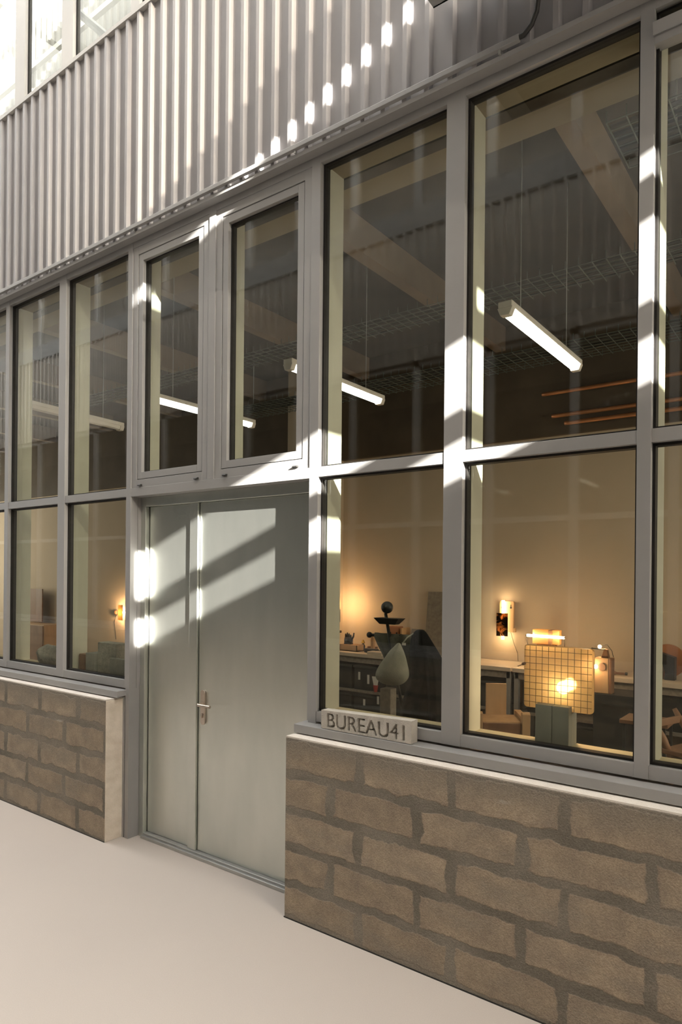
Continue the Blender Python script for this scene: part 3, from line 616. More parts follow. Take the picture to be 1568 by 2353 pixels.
# dark crates and boxes below
def crate(x0, x1, y0, y1, z0, z1, lab, mat=DARKSTUFF):
    t = empty('storage_crate', ((x0 + x1) / 2, y0, z0)); tag(t, lab, 'crate', 'dark crates under the workbenches'); h = (x1 - x0) / 2
    boxes('body', [(-h, h, 0.0, y1 - y0, 0, z1 - z0 - 0.03)], mat, t, 0.004); boxes('lid', [(-h - 0.01, h + 0.01, -0.012, y1 - y0, z1 - z0 - 0.03, z1 - z0)], BLACKPL, t, 0.004)
k = 0
LV = {(0, 0): 'dark crate on the floor at the left end of the left workbench', (1, 0): 'dark crate on the floor, second from the left under the left workbench', (2, 0): 'dark crate on the floor, third from the left under the left workbench',
      (0, 1): 'dark crate on the shelf at the left end of the left workbench', (1, 1): 'dark crate on the shelf, second from the left under the left workbench', (2, 1): 'dark crate on the shelf, third from the left under the left workbench'}
for (a, b), lab in LV.items():
    x0 = -5.50 + a * 0.49; crate(x0, x0 + 0.45, 4.12, 4.5, 0.0 if b == 0 else 0.431, 0.37 if b == 0 else 0.74, lab)
crate(-3.78, -3.40, 4.12, 4.5, 0.0, 0.34, 'dark crate on the floor behind the pine chair'); crate(-3.36, -3.0, 4.12, 4.5, 0.431, 0.72, 'dark crate on the shelf behind the pine chair')
crate(-2.70, -2.25, 4.12, 4.5, 0.431, 0.74, 'dark crate on the shelf behind the limestone lamp base'); crate(-2.2, -1.7, 4.12, 4.5, 0.0, 0.36, 'dark crate on the floor behind the limestone lamp base')
crate(-1.4, -0.9, 4.08, 4.5, 0.431, 0.76, 'dark crate on the shelf under the wooden disc'); crate(-0.85, -0.3, 4.08, 4.5, 0.0, 0.36, 'dark crate on the floor near the right edge')
for x, z, h, lab in ((-4.92, 0.56, 0.10, 'narrow white paper tag, leftmost on the crates'), (-4.78, 0.52, 0.115, 'narrow white paper tag beside the red and white tube'), (-4.84, 0.24, 0.08, 'small white paper tag on a floor crate, left'), (-4.63, 0.28, 0.10, 'white paper tag with dark rule on a floor crate')):
    b = boxes('paper_tag', [(-0.016, 0.016, -0.002, 0.0, 0, h)], WHITEPL, loc=(x, 4.105, z)); tag(b, lab, 'paper tag', 'paper tags on the crates')
t = empty('paint_tube', (-4.64, 4.06, 0.44)); tag(t, 'white paint tube with red end hanging in front of the dark crates', 'paint tube')
bm = bmesh.new(); prism(bm, [(-0.05, 0.19), (0.045, 0.19), (0.026, 0.08), (-0.022, 0.08)], 'y', -0.012, 0.012); obj('tube_body', bm, WHITEPL, t, 0.004)
bm = bmesh.new(); tube(bm, [(0.002, 0, 0.085), (0.002, 0, 0.0)], [0.034, 0.02], 14); obj('cap', bm, REDPL, t)

# objects on the left workbench
t = empty('wall_lamp', (-5.55, 4.33, 1.17)); tag(t, 'wooden shade wall lamp seen edge on, throwing warm light on the wall', 'wall lamp')
boxes('shade_board', [(0.03, 0.045, -0.02, 0.14, 0, 0.44), (0.0, 0.045, -0.035, -0.02, 0, 0.44)], PINE, t, 0.002)
boxes('back_plate', [(-0.048, -0.03, 0.0, 0.1, 0.05, 0.4)], BROWNWOOD, t, 0.002)
boxes('spacer', [(-0.03, 0.03, 0.03, 0.06, 0.05, 0.075)], PINE, t); boxes('spacer', [(-0.03, 0.03, 0.03, 0.06, 0.36, 0.385)], PINE, t)
bm = bmesh.new(); ball(bm, (0.0, 0.075, 0.26), 0.022, 16); obj('bulb', bm, WARM, t, smooth=True)
t = empty('drill_stand', (-5.45, 4.14, 0.90)); tag(t, 'dark bench drill with orange lever beside the wall lamp', 'drill')
boxes('column', [(-0.02, 0.02, 0.10, 0.14, 0.02, 0.50)], DARKMETAL, t); boxes('base', [(-0.09, 0.06, 0.0, 0.2, 0.0, 0.03)], DARKMETAL, t, 0.004)
boxes('motor_head', [(-0.07, 0.05, 0.02, 0.2, 0.36, 0.54)], BLACKPL, t, 0.01); boxes('label_plate', [(-0.012, 0.035, 0.012, 0.019, 0.42, 0.48)], WHITEPL, t)
bm = bmesh.new(); tube(bm, [(0.055, 0.08, 0.33), (0.075, 0.03, 0.36)], 0.008, 8); obj('lever', bm, REDPL, t)
boxes('table', [(-0.1, 0.07, 0.0, 0.2, 0.22, 0.25)], DARKMETAL, t, 0.004)
t = empty('glove', (-5.22, 4.28, 0.985)); tag(t, 'black work glove standing upright on a wooden tray', 'glove')
bm = bmesh.new(); prism(bm, [(-0.055, 0.0), (0.05, 0.0), (0.058, 0.05), (0.045, 0.09), (-0.05, 0.09), (-0.062, 0.05)], 'y', -0.02, 0.02)
for fx, fz in ((-0.045, 0.135), (-0.02, 0.15), (0.006, 0.14), (0.03, 0.125)): tube(bm, [(fx, 0, 0.07), (fx * 1.1, 0, fz - 0.02), (fx * 1.15, 0, fz)], [0.013, 0.012, 0.007], 8)
tube(bm, [(0.045, 0, 0.05), (0.075, 0, 0.10), (0.085, 0, 0.15)], [0.014, 0.013, 0.009], 8)
obj('hand', bm, BLACKPL, t, smooth=True)
boxes('cuff', [(-0.06, 0.055, -0.026, 0.026, -0.004, 0.018)], BLACKPL, t, 0.006)
t = empty('wooden_tray', (-5.16, 4.20, 0.90)); tag(t, 'shallow pine tray on the workbench under the black glove', 'tray')
boxes('tray_body', [(-0.15, 0.13, 0, 0.16, 0, 0.012), (-0.15, 0.13, 0, 0.012, 0, 0.085), (-0.15, 0.13, 0.148, 0.16, 0, 0.085), (-0.15, -0.138, 0, 0.16, 0, 0.085), (0.118, 0.13, 0, 0.16, 0, 0.085), (-0.14, 0.12, 0.01, 0.15, 0.06, 0.07)], PINE, t, 0.002)
t = empty('tape_gun', (-4.82, 4.20, 0.90)); tag(t, 'black tool lying on the workbench beside the pine tray', 'tool')
boxes('tool_body', [(-0.10, 0.10, 0, 0.06, 0.0, 0.055)], BLACKPL, t, 0.012); boxes('tool_grip', [(0.10, 0.17, 0.012, 0.045, 0.012, 0.042)], DARKMETAL, t, 0.008)
b = boxes('wooden_stick', [(-0.022, 0.022, 0, 0.04, 0, 0.21)], PINE, None, 0.003, (-4.90, 4.36, 0.90)); tag(b, 'upright square pine stick on the workbench', 'stick')
t = empty('glue_bottle', (-5.07, 4.40, 0.90)); tag(t, 'small dark bottle with a yellow cap on the workbench', 'bottle')
bm = bmesh.new(); lathe(bm, [(0.026, 0), (0.028, 0.06), (0.012, 0.085), (0.012, 0.095)], (0, 0, 0), 16); obj('bottle_body', bm, BLACKPL, t, smooth=True)
bm = bmesh.new(); lathe(bm, [(0.024, 0.095), (0.024, 0.11), (0.006, 0.14)], (0, 0, 0), 16); obj('cap', bm, YELLOWPL, t)
b = boxes('paper_pad', [(-0.12, 0.10, 0, 0.15, 0, 0.035)], PALEWOOD, None, 0.004, (-4.66, 4.07, 0.90)); tag(b, 'low stack of pale boards at the front of the workbench', 'board stack')
b = boxes('red_box', [(-0.07, 0.06, 0, 0.06, 0, 0.05)], BROWNWOOD, None, 0.004, (-4.98, 4.47, 0.90)); tag(b, 'small brown box behind the black tool', 'box')
# box shelf behind the coat stand with a two hole wooden box
t = empty('wall_shelf', (-4.61, 4.42, 1.10)); tag(t, 'small wooden wall shelf behind the coat stand', 'shelf')
boxes('shelf_board', [(-0.13, 0.13, 0, 0.22, 0, 0.022)], PINE, t, 0.002); boxes('bracket', [(-0.10, -0.08, 0.05, 0.22, -0.10, 0.0)], DARKMETAL, t); boxes('bracket', [(0.08, 0.10, 0.05, 0.22, -0.10, 0.0)], DARKMETAL, t)
boxes('end_board', [(0.105, 0.128, 0, 0.2, 0.022, 0.125)], PINE, t)
t = empty('pine_box', (-4.63, 4.46, 1.123)); tag(t, 'reddish wooden box with two round holes on the wall shelf', 'box')
boxes('box_body', [(-0.10, 0.075, 0, 0.12, 0, 0.115)], noise_mat('red_brown_wood', (0.36, 0.15, 0.07), (0.44, 0.2, 0.10), 4, 0.6), t, 0.012)
for hx_ in (-0.05, 0.045):
    bm = bmesh.new(); tube(bm, [(hx_, -0.003, 0.03), (hx_, 0.004, 0.03)], 0.012, 14); obj('hole', bm, BLACKPL, t)
# leaning panels
t = boxes('grey_fibreboard', [(-0.17, 0.17, -0.01, 0.01, 0, 0.80)], GREYPANEL, None, 0.002, (-4.03, 4.50, 0.902)); t.rotation_euler = (-0.13, 0, 0); tag(t, 'tall grey panel leaning on the back wall', 'panel')
t = boxes('grey_offcut', [(-0.10, 0.10, -0.008, 0.008, 0, 0.32)], GREYPANEL, None, 0.002, (-4.30, 4.47, 0.902)); t.rotation_euler = (-0.2, 0, 0); tag(t, 'short grey offcut leaning left of the tall grey panel', 'panel')

# ------------------------------------------------------------------ coat stand with bag and coat
t = empty('coat_stand', (-2.80, 1.95, 0)); tag(t, 'leaning black coat stand topped with a dark ball and a shallow tray', 'coat stand')
X0, Y0 = -2.80, 1.95
def rel(p): return (p[0] - X0, p[1] - Y0, p[2])
bm = bmesh.new(); tube(bm, [rel((-2.78, 1.95, 0.02)), rel((-3.01, 1.9, 1.09)), rel((-3.11, 1.9, 1.57))], 0.014, 12); obj('pole', bm, DARKMETAL, t, smooth=True)
bm = bmesh.new(); ball(bm, rel((-3.095, 1.9, 1.62)), 0.052, 32); obj('ball_finial', bm, DARKMETAL, t, smooth=True)
bm = bmesh.new()
for sgn in (0,):
    A = [(-3.195, 1.84), (-2.945, 1.84), (-2.945, 1.96), (-3.195, 1.96)]; B = [(-3.15, 1.865), (-2.995, 1.865), (-2.995, 1.935), (-3.15, 1.935)]
    va = [bm.verts.new(rel((x, y, 1.53))) for x, y in A]; vb = [bm.verts.new(rel((x, y, 1.478))) for x, y in B]
    bm.faces.new(vb)
    bm.faces.new(list(reversed(va)))
    for q in range(4): bm.faces.new((va[q], va[(q + 1) % 4], vb[(q + 1) % 4], vb[q]))
obj('tray', bm, DARKMETAL, t, 0.002)
bm = bmesh.new(); tube(bm, [rel((-3.27, 1.93, 1.372)), rel((-2.86, 1.93, 1.385))], 0.014, 12); obj('cross_arm', bm, DARKMETAL, t, smooth=True)
bm = bmesh.new(); ball(bm, rel((-3.295, 1.93, 1.372)), 0.026, 24); obj('arm_ball', bm, DARKMETAL, t, smooth=True)
bm = bmesh.new(); lathe(bm, [(0.19, 0), (0.19, 0.012), (0.03, 0.03)], (0, 0, 0), 28); obj('base', bm, DARKMETAL, t)
# canvas hung on the arm
bm = bmesh.new(); rows = [(1.395, -3.23, -2.86), (1.36, -3.225, -2.85), (1.30, -3.195, -2.84), (1.23, -3.15, -2.83), (1.16, -3.11, -2.83), (1.05, -3.08, -2.84)]
grid = []
for i, (z, a, b) in enumerate(rows):
    grid.append([bm.verts.new((a + (b - a) * k / 12, 1.905 + 0.018 * math.sin(k * 1.7 + i * 0.5) + (0.012 if i == 0 else -0.01), z)) for k in range(13)])
for r0, r1 in zip(grid, grid[1:]):
    for k in range(12): bm.faces.new((r0[k], r0[k + 1], r1[k + 1], r1[k]))
o = obj('canvas_sling', bm, SLING, smooth=True); o.modifiers.new('cloth', 'SOLIDIFY').thickness = 0.006; tag(o, 'dark olive canvas hanging from the arm of the coat stand', 'canvas')
def body(name, rows, y, mat, seg=28, par=None, fold=0.06, nf=5):
    bm = bmesh.new(); rings = []
    for i, (z, cx, hw, hd) in enumerate(rows):
        rings.append([bm.verts.new((cx + hw * math.cos(k * 2 * PI / seg) * (1 + fold * math.sin(nf * k * 2 * PI / seg + i * 0.6)), y + hd * math.sin(k * 2 * PI / seg) * (1 + fold * 1.5 * math.sin((nf + 2) * k * 2 * PI / seg + i * 0.8)), z)) for k in range(seg)])
    for a, b in zip(rings, rings[1:]):
        for k in range(seg): bm.faces.new((a[k], a[(k + 1) % seg], b[(k + 1) % seg], b[k]))
    bm.faces.new(rings[0]); bm.faces.new(list(reversed(rings[-1])))
    o = obj(name, bm, mat, par, smooth=True); o.modifiers.new('smooth', 'SUBSURF').levels = 1; o.modifiers['smooth'].render_levels = 2; return o
b = empty('drawstring_bag', (0, 0, 0)); tag(b, 'olive drawstring bag hanging full beside the black coat', 'bag')
body('bag_body', [(1.365, -2.765, 0.012, 0.012), (1.34, -2.772, 0.028, 0.02), (1.30, -2.785, 0.062, 0.045), (1.24, -2.795, 0.092, 0.07), (1.17, -2.812, 0.128, 0.09), (1.115, -2.818, 0.150, 0.10), (1.07, -2.83, 0.138, 0.09), (1.04, -2.83, 0.10, 0.06), (1.028, -2.83, 0.05, 0.03)], 1.56, OLIVE, par=b, fold=0.035, nf=3)
bm = bmesh.new(); tube(bm, [(-2.765, 1.62, 1.36), (-2.76, 1.68, 1.40), (-2.78, 1.80, 1.42), (-2.86, 1.93, 1.40)], 0.006, 8); obj('drawstring', bm, OLIVE, b, smooth=True)
bm = bmesh.new(); bx(bm, -2.752, -2.718, 1.585, 1.588, 1.345, 1.365); o = obj('label_tab', bm, WHITEPL, b); tag(o, 'small white label tab')
bm = bmesh.new(); tube(bm, [(-2.90, 1.535, 1.14), (-2.86, 1.515, 1.155), (-2.79, 1.513, 1.155), (-2.72, 1.528, 1.145)], 0.006, 8); tube(bm, [(-2.89, 1.53, 1.08), (-2.80, 1.518, 1.062), (-2.73, 1.535, 1.072)], 0.006, 8); obj('pocket_seam', bm, OLIVE, b, smooth=True)
c = empty('black_coat', (0, 0, 0)); tag(c, 'long black coat hanging behind the olive bag', 'coat')
body('coat_body', [(1.455, -2.735, 0.03, 0.03), (1.43, -2.735, 0.055, 0.05), (1.38, -2.73, 0.085, 0.07), (1.30, -2.70, 0.115, 0.09), (1.235, -2.675, 0.14, 0.10), (1.17, -2.66, 0.15, 0.11), (1.05, -2.66, 0.16, 0.11), (0.90, -2.68, 0.19, 0.12), (0.72, -2.69, 0.23, 0.13), (0.50, -2.69, 0.25, 0.13), (0.46, -2.69, 0.245, 0.12)], 1.84, BLACKCLOTH, par=c, fold=0.05)
o = body('sleeve', [(1.28, -2.60, 0.05, 0.05), (1.2, -2.565, 0.06, 0.06), (1.0, -2.545, 0.062, 0.06), (0.8, -2.54, 0.058, 0.055), (0.66, -2.54, 0.055, 0.05)], 1.76, BLACKCLOTH, par=c, fold=0.08)
p = boxes('pale_post', [(-0.05, 0.05, 0, 0.09, 0.001, 1.0)], GREYPANEL, None, 0.006, (-2.862, 1.52, 0)); tag(p, 'pale square post standing under the olive bag', 'post')

# ------------------------------------------------------------------ wall sconce
t = empty('wall_sconce', (-3.15, BY, 1.43)); tag(t, 'pine wall sconce with a glowing tube behind dark marbled glass', 'wall lamp')
bm = bmesh.new(); prism(bm, [(-0.088, -0.185), (0.088, -0.19), (0.092, 0.165), (0.085, 0.175), (-0.075, 0.178), (-0.088, 0.16)], 'y', -0.055, -0.03); obj('back_board', bm, PINE, t, 0.003)
boxes('spacer', [(-0.05, 0.05, -0.03, 0.0, -0.12, -0.09)], PINE, t); boxes('spacer', [(-0.05, 0.05, -0.03, 0.0, 0.09, 0.12)], PINE, t)
bm = bmesh.new(); tube(bm, [(-0.028, -0.085, -0.275), (-0.028, -0.085, 0.185)], 0.016, 16); obj('glass_tube', bm, WARM, t)
boxes('marbled_panel', [(-0.098, 0.042, -0.118, -0.108, -0.235, 0.035)], MARBLE, t, 0.001)
for hx_ in (-0.055, 0.055):
    bm = bmesh.new(); tube(bm, [(hx_, -0.057, 0.10), (hx_, -0.054, 0.10)], 0.012, 14); bx(bm, hx_ - 0.004, hx_ + 0.004, -0.057, -0.054, 0.10, 0.135); obj('keyhole_slot', bm, DARKMETAL, t)
boxes('switch_block', [(0.088, 0.115, -0.055, -0.03, -0.185, -0.14)], PINE, t, 0.003)
bm = bmesh.new(); tube(bm, [(0.05, -0.04, -0.19), (0.085, -0.02, -0.33), (0.125, -0.015, -0.43), (0.135, -0.02, -0.525)], 0.003, 6); obj('cord', bm, CABLETAN, t)
# left wall lamp
t = empty('wall_lamp', (-10.56, BY, 1.18)); tag(t, 'glowing wall lamp with a corded round switch left of the door', 'wall lamp')
boxes('back_plate', [(-0.06, 0.06, -0.03, 0.0, -0.15, 0.15)], PINE, t, 0.003)
bm = bmesh.new(); tube(bm, [(-0.10, -0.09, 0.0), (0.1, -0.09, 0.0)], 0.02, 14); obj('glass_tube', bm, WARM, t)
boxes('shade_plate', [(-0.05, 0.07, -0.15, -0.135, -0.14, 0.14)], ONYX, t, 0.003)
boxes('arm', [(0.0, 0.02, -0.135, -0.03, -0.01, 0.01)], DARKMETAL, t)
bm = bmesh.new(); ball(bm, (-0.27, -0.03, -0.01), 0.045, 18); obj('switch_knob', bm, BROWNWOOD, t, smooth=True)
bm = bmesh.new(); tube(bm, [(-0.27, -0.03, -0.05), (-0.36, -0.012, -0.2), (-0.33, -0.012, -0.36), (-0.30, -0.012, -0.52)], 0.004, 6); obj('cord', bm, CABLE, t)

# ------------------------------------------------------------------ onyx block lamp on the bench
t = empty('onyx_lamp', (-2.55, 4.28, 0.90)); tag(t, 'honey onyx block lamp pierced by a glowing horizontal tube', 'table lamp')
boxes('onyx_block', [(-0.145, 0.03, -0.045, 0.045, 0.265, 0.42)], ONYX, t, 0.003)
boxes('onyx_block', [(0.072, 0.145, -0.045, 0.045, 0.265, 0.42)], ONYX, t, 0.003)
boxes('wood_divider', [(0.031, 0.071, -0.05, 0.05, 0.262, 0.42)], BROWNWOOD, t, 0.002)
bm = bmesh.new(); tube(bm, [(-0.20, -0.062, 0.352), (0.21, -0.062, 0.348)], 0.014, 14); obj('glass_tube', bm, WARM, t)
for sx_ in (-1, 1):
    bm = bmesh.new(); tube(bm, [(sx_ * 0.205, -0.062, 0.35), (sx_ * 0.21, -0.06, 0.31), (sx_ * 0.17 if sx_ < 0 else 0.215, -0.05, 0.16), (sx_ * 0.15, -0.02, 0.0)], 0.004, 8); obj('wire_leg', bm, DARKMETAL, t)
    bm = bmesh.new(); ball(bm, (sx_ * 0.207, -0.062, 0.35), 0.012, 12); obj('end_cap', bm, DARKMETAL, t)
boxes('base_block', [(-0.10, 0.10, -0.04, 0.04, 0.0, 0.262)], BROWNWOOD, t, 0.003)
# wooden box lamp standing on a dark trolley
t = empty('trolley', (-1.66, 3.60, 0)); tag(t, 'dark low cabinet on castors behind the amber lamp', 'cabinet')
boxes('cabinet_body', [(-0.20, 0.24, 0.0, 0.4, 0.06, 0.80)], DARKSTUFF, t, 0.004)
for cx_ in (-0.16, 0.20):
    for cy_ in (0.05, 0.35):
        bm = bmesh.new(); tube(bm, [(cx_ - 0.012, cy_, 0.03), (cx_ + 0.012, cy_, 0.03)], 0.03, 14); obj('castor', bm, BLACKPL, t)
boxes('handle_rail', [(-0.12, 0.16, -0.02, -0.008, 0.70, 0.715), (-0.12, -0.108, -0.02, 0.0, 0.70, 0.715), (0.148, 0.16, -0.02, 0.0, 0.70, 0.715)], DARKMETAL, t)
t = empty('wooden_box_lamp', (-1.775, 3.66, 0.801)); tag(t, 'wooden box lamp with a bare globe bulb and a small hooded arm', 'table lamp')
boxes('box_body', [(-0.078, 0.05, -0.05, 0.05, 0.0, 0.335)], PINE, t, 0.006); boxes('side_board', [(0.051, 0.078, -0.05, 0.05, 0.0, 0.335)], BROWNWOOD, t, 0.006)
bm = bmesh.new(); tube(bm, [(-0.01, -0.052, 0.25), (-0.01, -0.062, 0.25)], 0.035, 20); obj('round_socket', bm, BROWNWOOD, t)
bm = bmesh.new(); ball(bm, (-0.058, -0.085, 0.252), 0.019, 18); obj('globe_bulb', bm, WARM, t, smooth=True)
bm = bmesh.new(); prism(bm, [(-0.025, 0.335), (0.045, 0.335), (0.03, 0.41), (0.0, 0.42), (-0.005, 0.40)], 'y', -0.03, 0.02); obj('hood', bm, BROWNWOOD, t, 0.004)
bm = bmesh.new(); tube(bm, [(0.01, -0.01, 0.408), (-0.12, -0.01, 0.415)], 0.006, 8); obj('arm', bm, DARKMETAL, t)
bm = bmesh.new(); ball(bm, (-0.045, -0.005, 0.435), 0.017, 16); obj('top_bulb', bm, WARM, t, smooth=True)
bm = bmesh.new(); tube(bm, [(-0.03, 0.0, 0.45), (0.02, 0.01, 0.455), (0.06, 0.02, 0.40), (0.075, 0.02, 0.34)], 0.003, 6); obj('cord', bm, CABLE, t)
t = empty('torch', (-1.80, 4.25, 0.92)); tag(t, 'dark torch lying on the workbench right of the wooden box lamp', 'torch')
bm = bmesh.new(); tube(bm, [(-0.08, 0, 0), (-0.03, 0, 0), (-0.02, 0, 0), (0.07, 0, 0)], [0.02, 0.02, 0.012, 0.012], 14); obj('torch_body', bm, BROWNWOOD, t)
bm = bmesh.new(); tube(bm, [(0.07, 0, 0), (0.09, 0, 0)], 0.015, 14); obj('tail_cap', bm, BLACKPL, t)
# disc and arch at the right edge
bm = bmesh.new(); tube(bm, [(0, 0, 0), (0, 0.03, 0)], 0.165, 48); o = obj('wooden_disc', bm, noise_mat('red_disc_wood', (0.30, 0.12, 0.05), (0.38, 0.16, 0.07), 4, 0.6), loc=(-1.37, 4.42, 1.066)); tag(o, 'round reddish wooden disc standing on the workbench at the right edge', 'disc')
t = empty('arch_block', (-1.36, 4.26, 0.90)); tag(t, 'black arched block in front of the wooden disc', 'sculpture')
pts = [(-0.15, 0), (-0.15, 0.24)] + [(-0.02 - 0.13 * math.cos(a), 0.20 + 0.07 * math.sin(a)) for a in [PI * k / 10 for k in range(1, 5)]] + [(0.09, 0.22), (0.09, 0.0)] + [(0.0, 0.0), (0.0, 0.10), (-0.02, 0.16), (-0.05, 0.17), (-0.08, 0.14), (-0.09, 0.0)]
bm = bmesh.new(); prism(bm, pts, 'y', -0.05, 0.05); obj('arch', bm, BLACKPL, t)
bm = bmesh.new(); lathe(bm, [(0.03, 0), (0.025, 0.06), (0.034, 0.11), (0.012, 0.15)], (-0.045, 0.02, 0), 14); obj('pale_core', bm, PALEWOOD, t, smooth=True)

# ------------------------------------------------------------------ pine chair
t = empty('pine_chair', (-2.76, 3.50, 0), math.radians(32)); tag(t, 'low pine armchair with a tall narrow backrest board', 'chair')
boxes('backrest', [(-0.105, 0.105, 0.20, 0.235, 0.28, 0.775)], PINE, t, 0.004)
boxes('seat', [(-0.185, 0.185, -0.17, 0.20, 0.425, 0.455)], PINE, t, 0.004)
boxes('front_rail', [(-0.185, 0.185, -0.20, -0.172, 0.30, 0.445)], BROWNWOOD, t, 0.004)
for sx_ in (-1, 1):
    bm = bmesh.new(); prism(bm, [(-0.22, 0.0), (-0.14, 0.0), (-0.14, 0.54), (-0.16, 0.555), (-0.20, 0.555), (-0.22, 0.54)], 'x', sx_ * 0.19, sx_ * 0.27); obj('front_leg', bm, PINE, t, 0.006)
    boxes('back_leg', [(min(sx_ * 0.19, sx_ * 0.26), max(sx_ * 0.19, sx_ * 0.26), 0.19, 0.25, 0.0, 0.50)], PINE, t, 0.004)
    boxes('armrest', [(min(sx_ * 0.195, sx_ * 0.26), max(sx_ * 0.195, sx_ * 0.26), -0.139, 0.19, 0.47, 0.50)], PINE, t, 0.004)
# dark table and chair near the right edge
t = empty('side_table', (-1.30, 2.80, 0)); tag(t, 'small dark side table beside the right mullion', 'table')
boxes('table_top', [(-0.12, 0.24, -0.02, 0.3, 0.715, 0.745)], BROWNWOOD, t, 0.003)
for lx in (-0.1, 0.2):
    for ly in (0.0, 0.26): boxes('leg', [(lx, lx + 0.02, ly, ly + 0.02, 0, 0.714)], DARKMETAL, t)
t = empty('dark_chair', (-0.86, 2.20, 0), math.radians(-20)); tag(t, 'dark wooden chair with a curved back post at the right edge', 'chair')
boxes('seat', [(-0.04, 0.36, -0.2, 0.2, 0.70, 0.735)], BROWNWOOD, t, 0.008)
for ly in (-0.17, 0.15):
    bm = bmesh.new(); tube(bm, [(0.0, ly, 0.72), (-0.04, ly, 0.80), (-0.10, ly, 0.88), (-0.145, ly, 0.95)], [0.024, 0.026, 0.022, 0.016], 10); obj('back_post', bm, BROWNWOOD, t, smooth=True)
boxes('back_slat', [(-0.11, -0.09, -0.15, 0.14, 0.86, 0.91)], BROWNWOOD, t, 0.004)
for lx in (-0.01, 0.30):
    for ly in (-0.17, 0.14): boxes('leg', [(lx, lx + 0.03, ly, ly + 0.03, 0, 0.70)], BROWNWOOD, t)

# ------------------------------------------------------------------ amber wired glass lamp on the inner sill
ZI = ZB2 - 0.006
t = empty('glass_panel_lamp', (-1.03, 0.10, ZI)); tag(t, 'square amber wired glass lamp on a pale limestone base', 'table lamp')
def R3(x0, x1, y0, y1, z0, z1): return (x0 + 1.03, x1 + 1.03, y0 - 0.10, y1 - 0.10, z0 - ZI, z1 - ZI)
boxes('limestone_base', [R3(-1.122, -1.045, 0.094, 0.140, ZI, 1.302), R3(-1.043, -0.967, 0.094, 0.140, ZI, 1.302), R3(-1.122, -0.967, 0.140, 0.169, ZI, 1.268), R3(-1.122, -0.967, 0.169, 0.21, ZI, 1.29)], LIME, t, 0.003)
gx0, gx1, gz0, gz1, gy0, gy1 = -1.196, -0.876, 1.274, 1.568, 0.142, 0.166
bm = bmesh.new(); rr = 0.016; pts = []
for cx_, cz_, a0 in ((gx1 - rr, gz1 - rr, 0), (gx0 + rr, gz1 - rr, PI / 2), (gx0 + rr, gz0 + rr, PI), (gx1 - rr, gz0 + rr, 1.5 * PI)):
    for k in range(6): a = a0 + PI / 2 * k / 5; pts.append((cx_ + rr * math.cos(a) + 1.03, cz_ + rr * math.sin(a) - ZI))
prism(bm, pts, 'y', gy0 - 0.10, gy1 - 0.10); obj('glass_slab', bm, AMBERGLASS, t, 0.004)
bm = bmesh.new(); yw = 0.139 - 0.10
for k in range(10):
    x = gx0 + 0.030 + k * 0.0297 + 1.03; tube(bm, [(x, yw, gz0 + 0.003 - ZI), (x, yw, gz1 - 0.003 - ZI)], 0.0014, 5)
for k in range(9):
    z = gz0 + 0.028 + k * 0.0302 - ZI; tube(bm, [(gx0 + 0.004 + 1.03, yw - 0.002, z), (gx1 - 0.004 + 1.03, yw - 0.002, z)], 0.0014, 5)
obj('wire_grid', bm, WIRE, t)
bm = bmesh.new(); ball(bm, (0.0, 0.108, 1.372 - ZI), 0.030, 20); obj('bulb', bm, WARMB, t, smooth=True)
bm = bmesh.new(); tube(bm, [(0.0, 0.115, 1.29 - ZI), (0.0, 0.116, 1.35 - ZI)], 0.014, 14); obj('lamp_socket', bm, BROWNWOOD, t)
bm = bmesh.new(); tube(bm, [(gx0 + 1.026, 0.035, 1.475 - ZI), (gx0 + 1.04, 0.03, 1.48 - ZI)], 0.007, 10); tube(bm, [(gx0 + 1.026, 0.045, 1.474 - ZI), (gx0 + 0.965, 0.13, 1.45 - ZI)], 0.002, 6); obj('switch_pull', bm, BROWNWOOD, t)

# ------------------------------------------------------------------ blocks on the inner sill left of the door
def sill_block(name, x0, x1, y0, y1, h, mat, lab, bev=0.006):
    o = boxes(name, [(-(x1 - x0) / 2, (x1 - x0) / 2, 0, y1 - y0, 0, h)], mat, None, bev, ((x0 + x1) / 2, y0, ZI)); tag(o, lab, 'block', 'blocks on the sill left of the door')
sill_block('concrete_block', -4.73, -4.605, 0.09, 0.20, 0.148, BLOCKGREY, 'low grey block left of the tall rough block on the sill')
sill_block('concrete_block', -4.60, -4.36, 0.11, 0.21, 0.238, STONE, 'tall rough grey block on the sill left of the door')
sill_block('concrete_block', -4.40, -4.17, 0.08, 0.108, 0.135, BLOCKGREY, 'smooth grey block at the right of the rough block on the sill')
sill_block('brick', -4.85, -4.775, 0.11, 0.19, 0.13, BROWNWOOD, 'small brown brick at the left of the blocks on the sill')
bm = bmesh.new(); bmesh.ops.create_icosphere(bm, subdivisions=4, radius=1.0)
rnd = random.Random(3)
from mathutils import noise as mn
for v in bm.verts:
    d_ = v.co.normalized(); f = 1 + 0.22 * mn.noise(d_ * 1.7) + 0.07 * mn.noise(d_ * 5)
    v.co = Vector((d_.x * 0.16 * f, d_.y * 0.062 * f, max(-0.07, d_.z * 0.095 * f)))
o = obj('rough_stone', bm, STONE, smooth=True, loc=(-5.33, 0.14, ZI + 0.07)); tag(o, 'rough rounded grey stone on the sill of the far left window', 'stone')
o = boxes('brown_board', [(-0.36, 0.36, -0.012, 0.012, 0, 0.68)], BROWNWOOD, None, 0.003, (-13.55, 4.5, 0.88)); tag(o, 'square brown board hung on the back wall far left', 'board')
t = empty('brown_cabinet', (-13.1, 4.2, 0)); tag(t, 'low brown cabinet below the square brown board', 'cabinet')
boxes('cabinet_body', [(-0.7, 0.5, 0.0, 0.42, 0.05, 0.86)], PINE, t, 0.004)
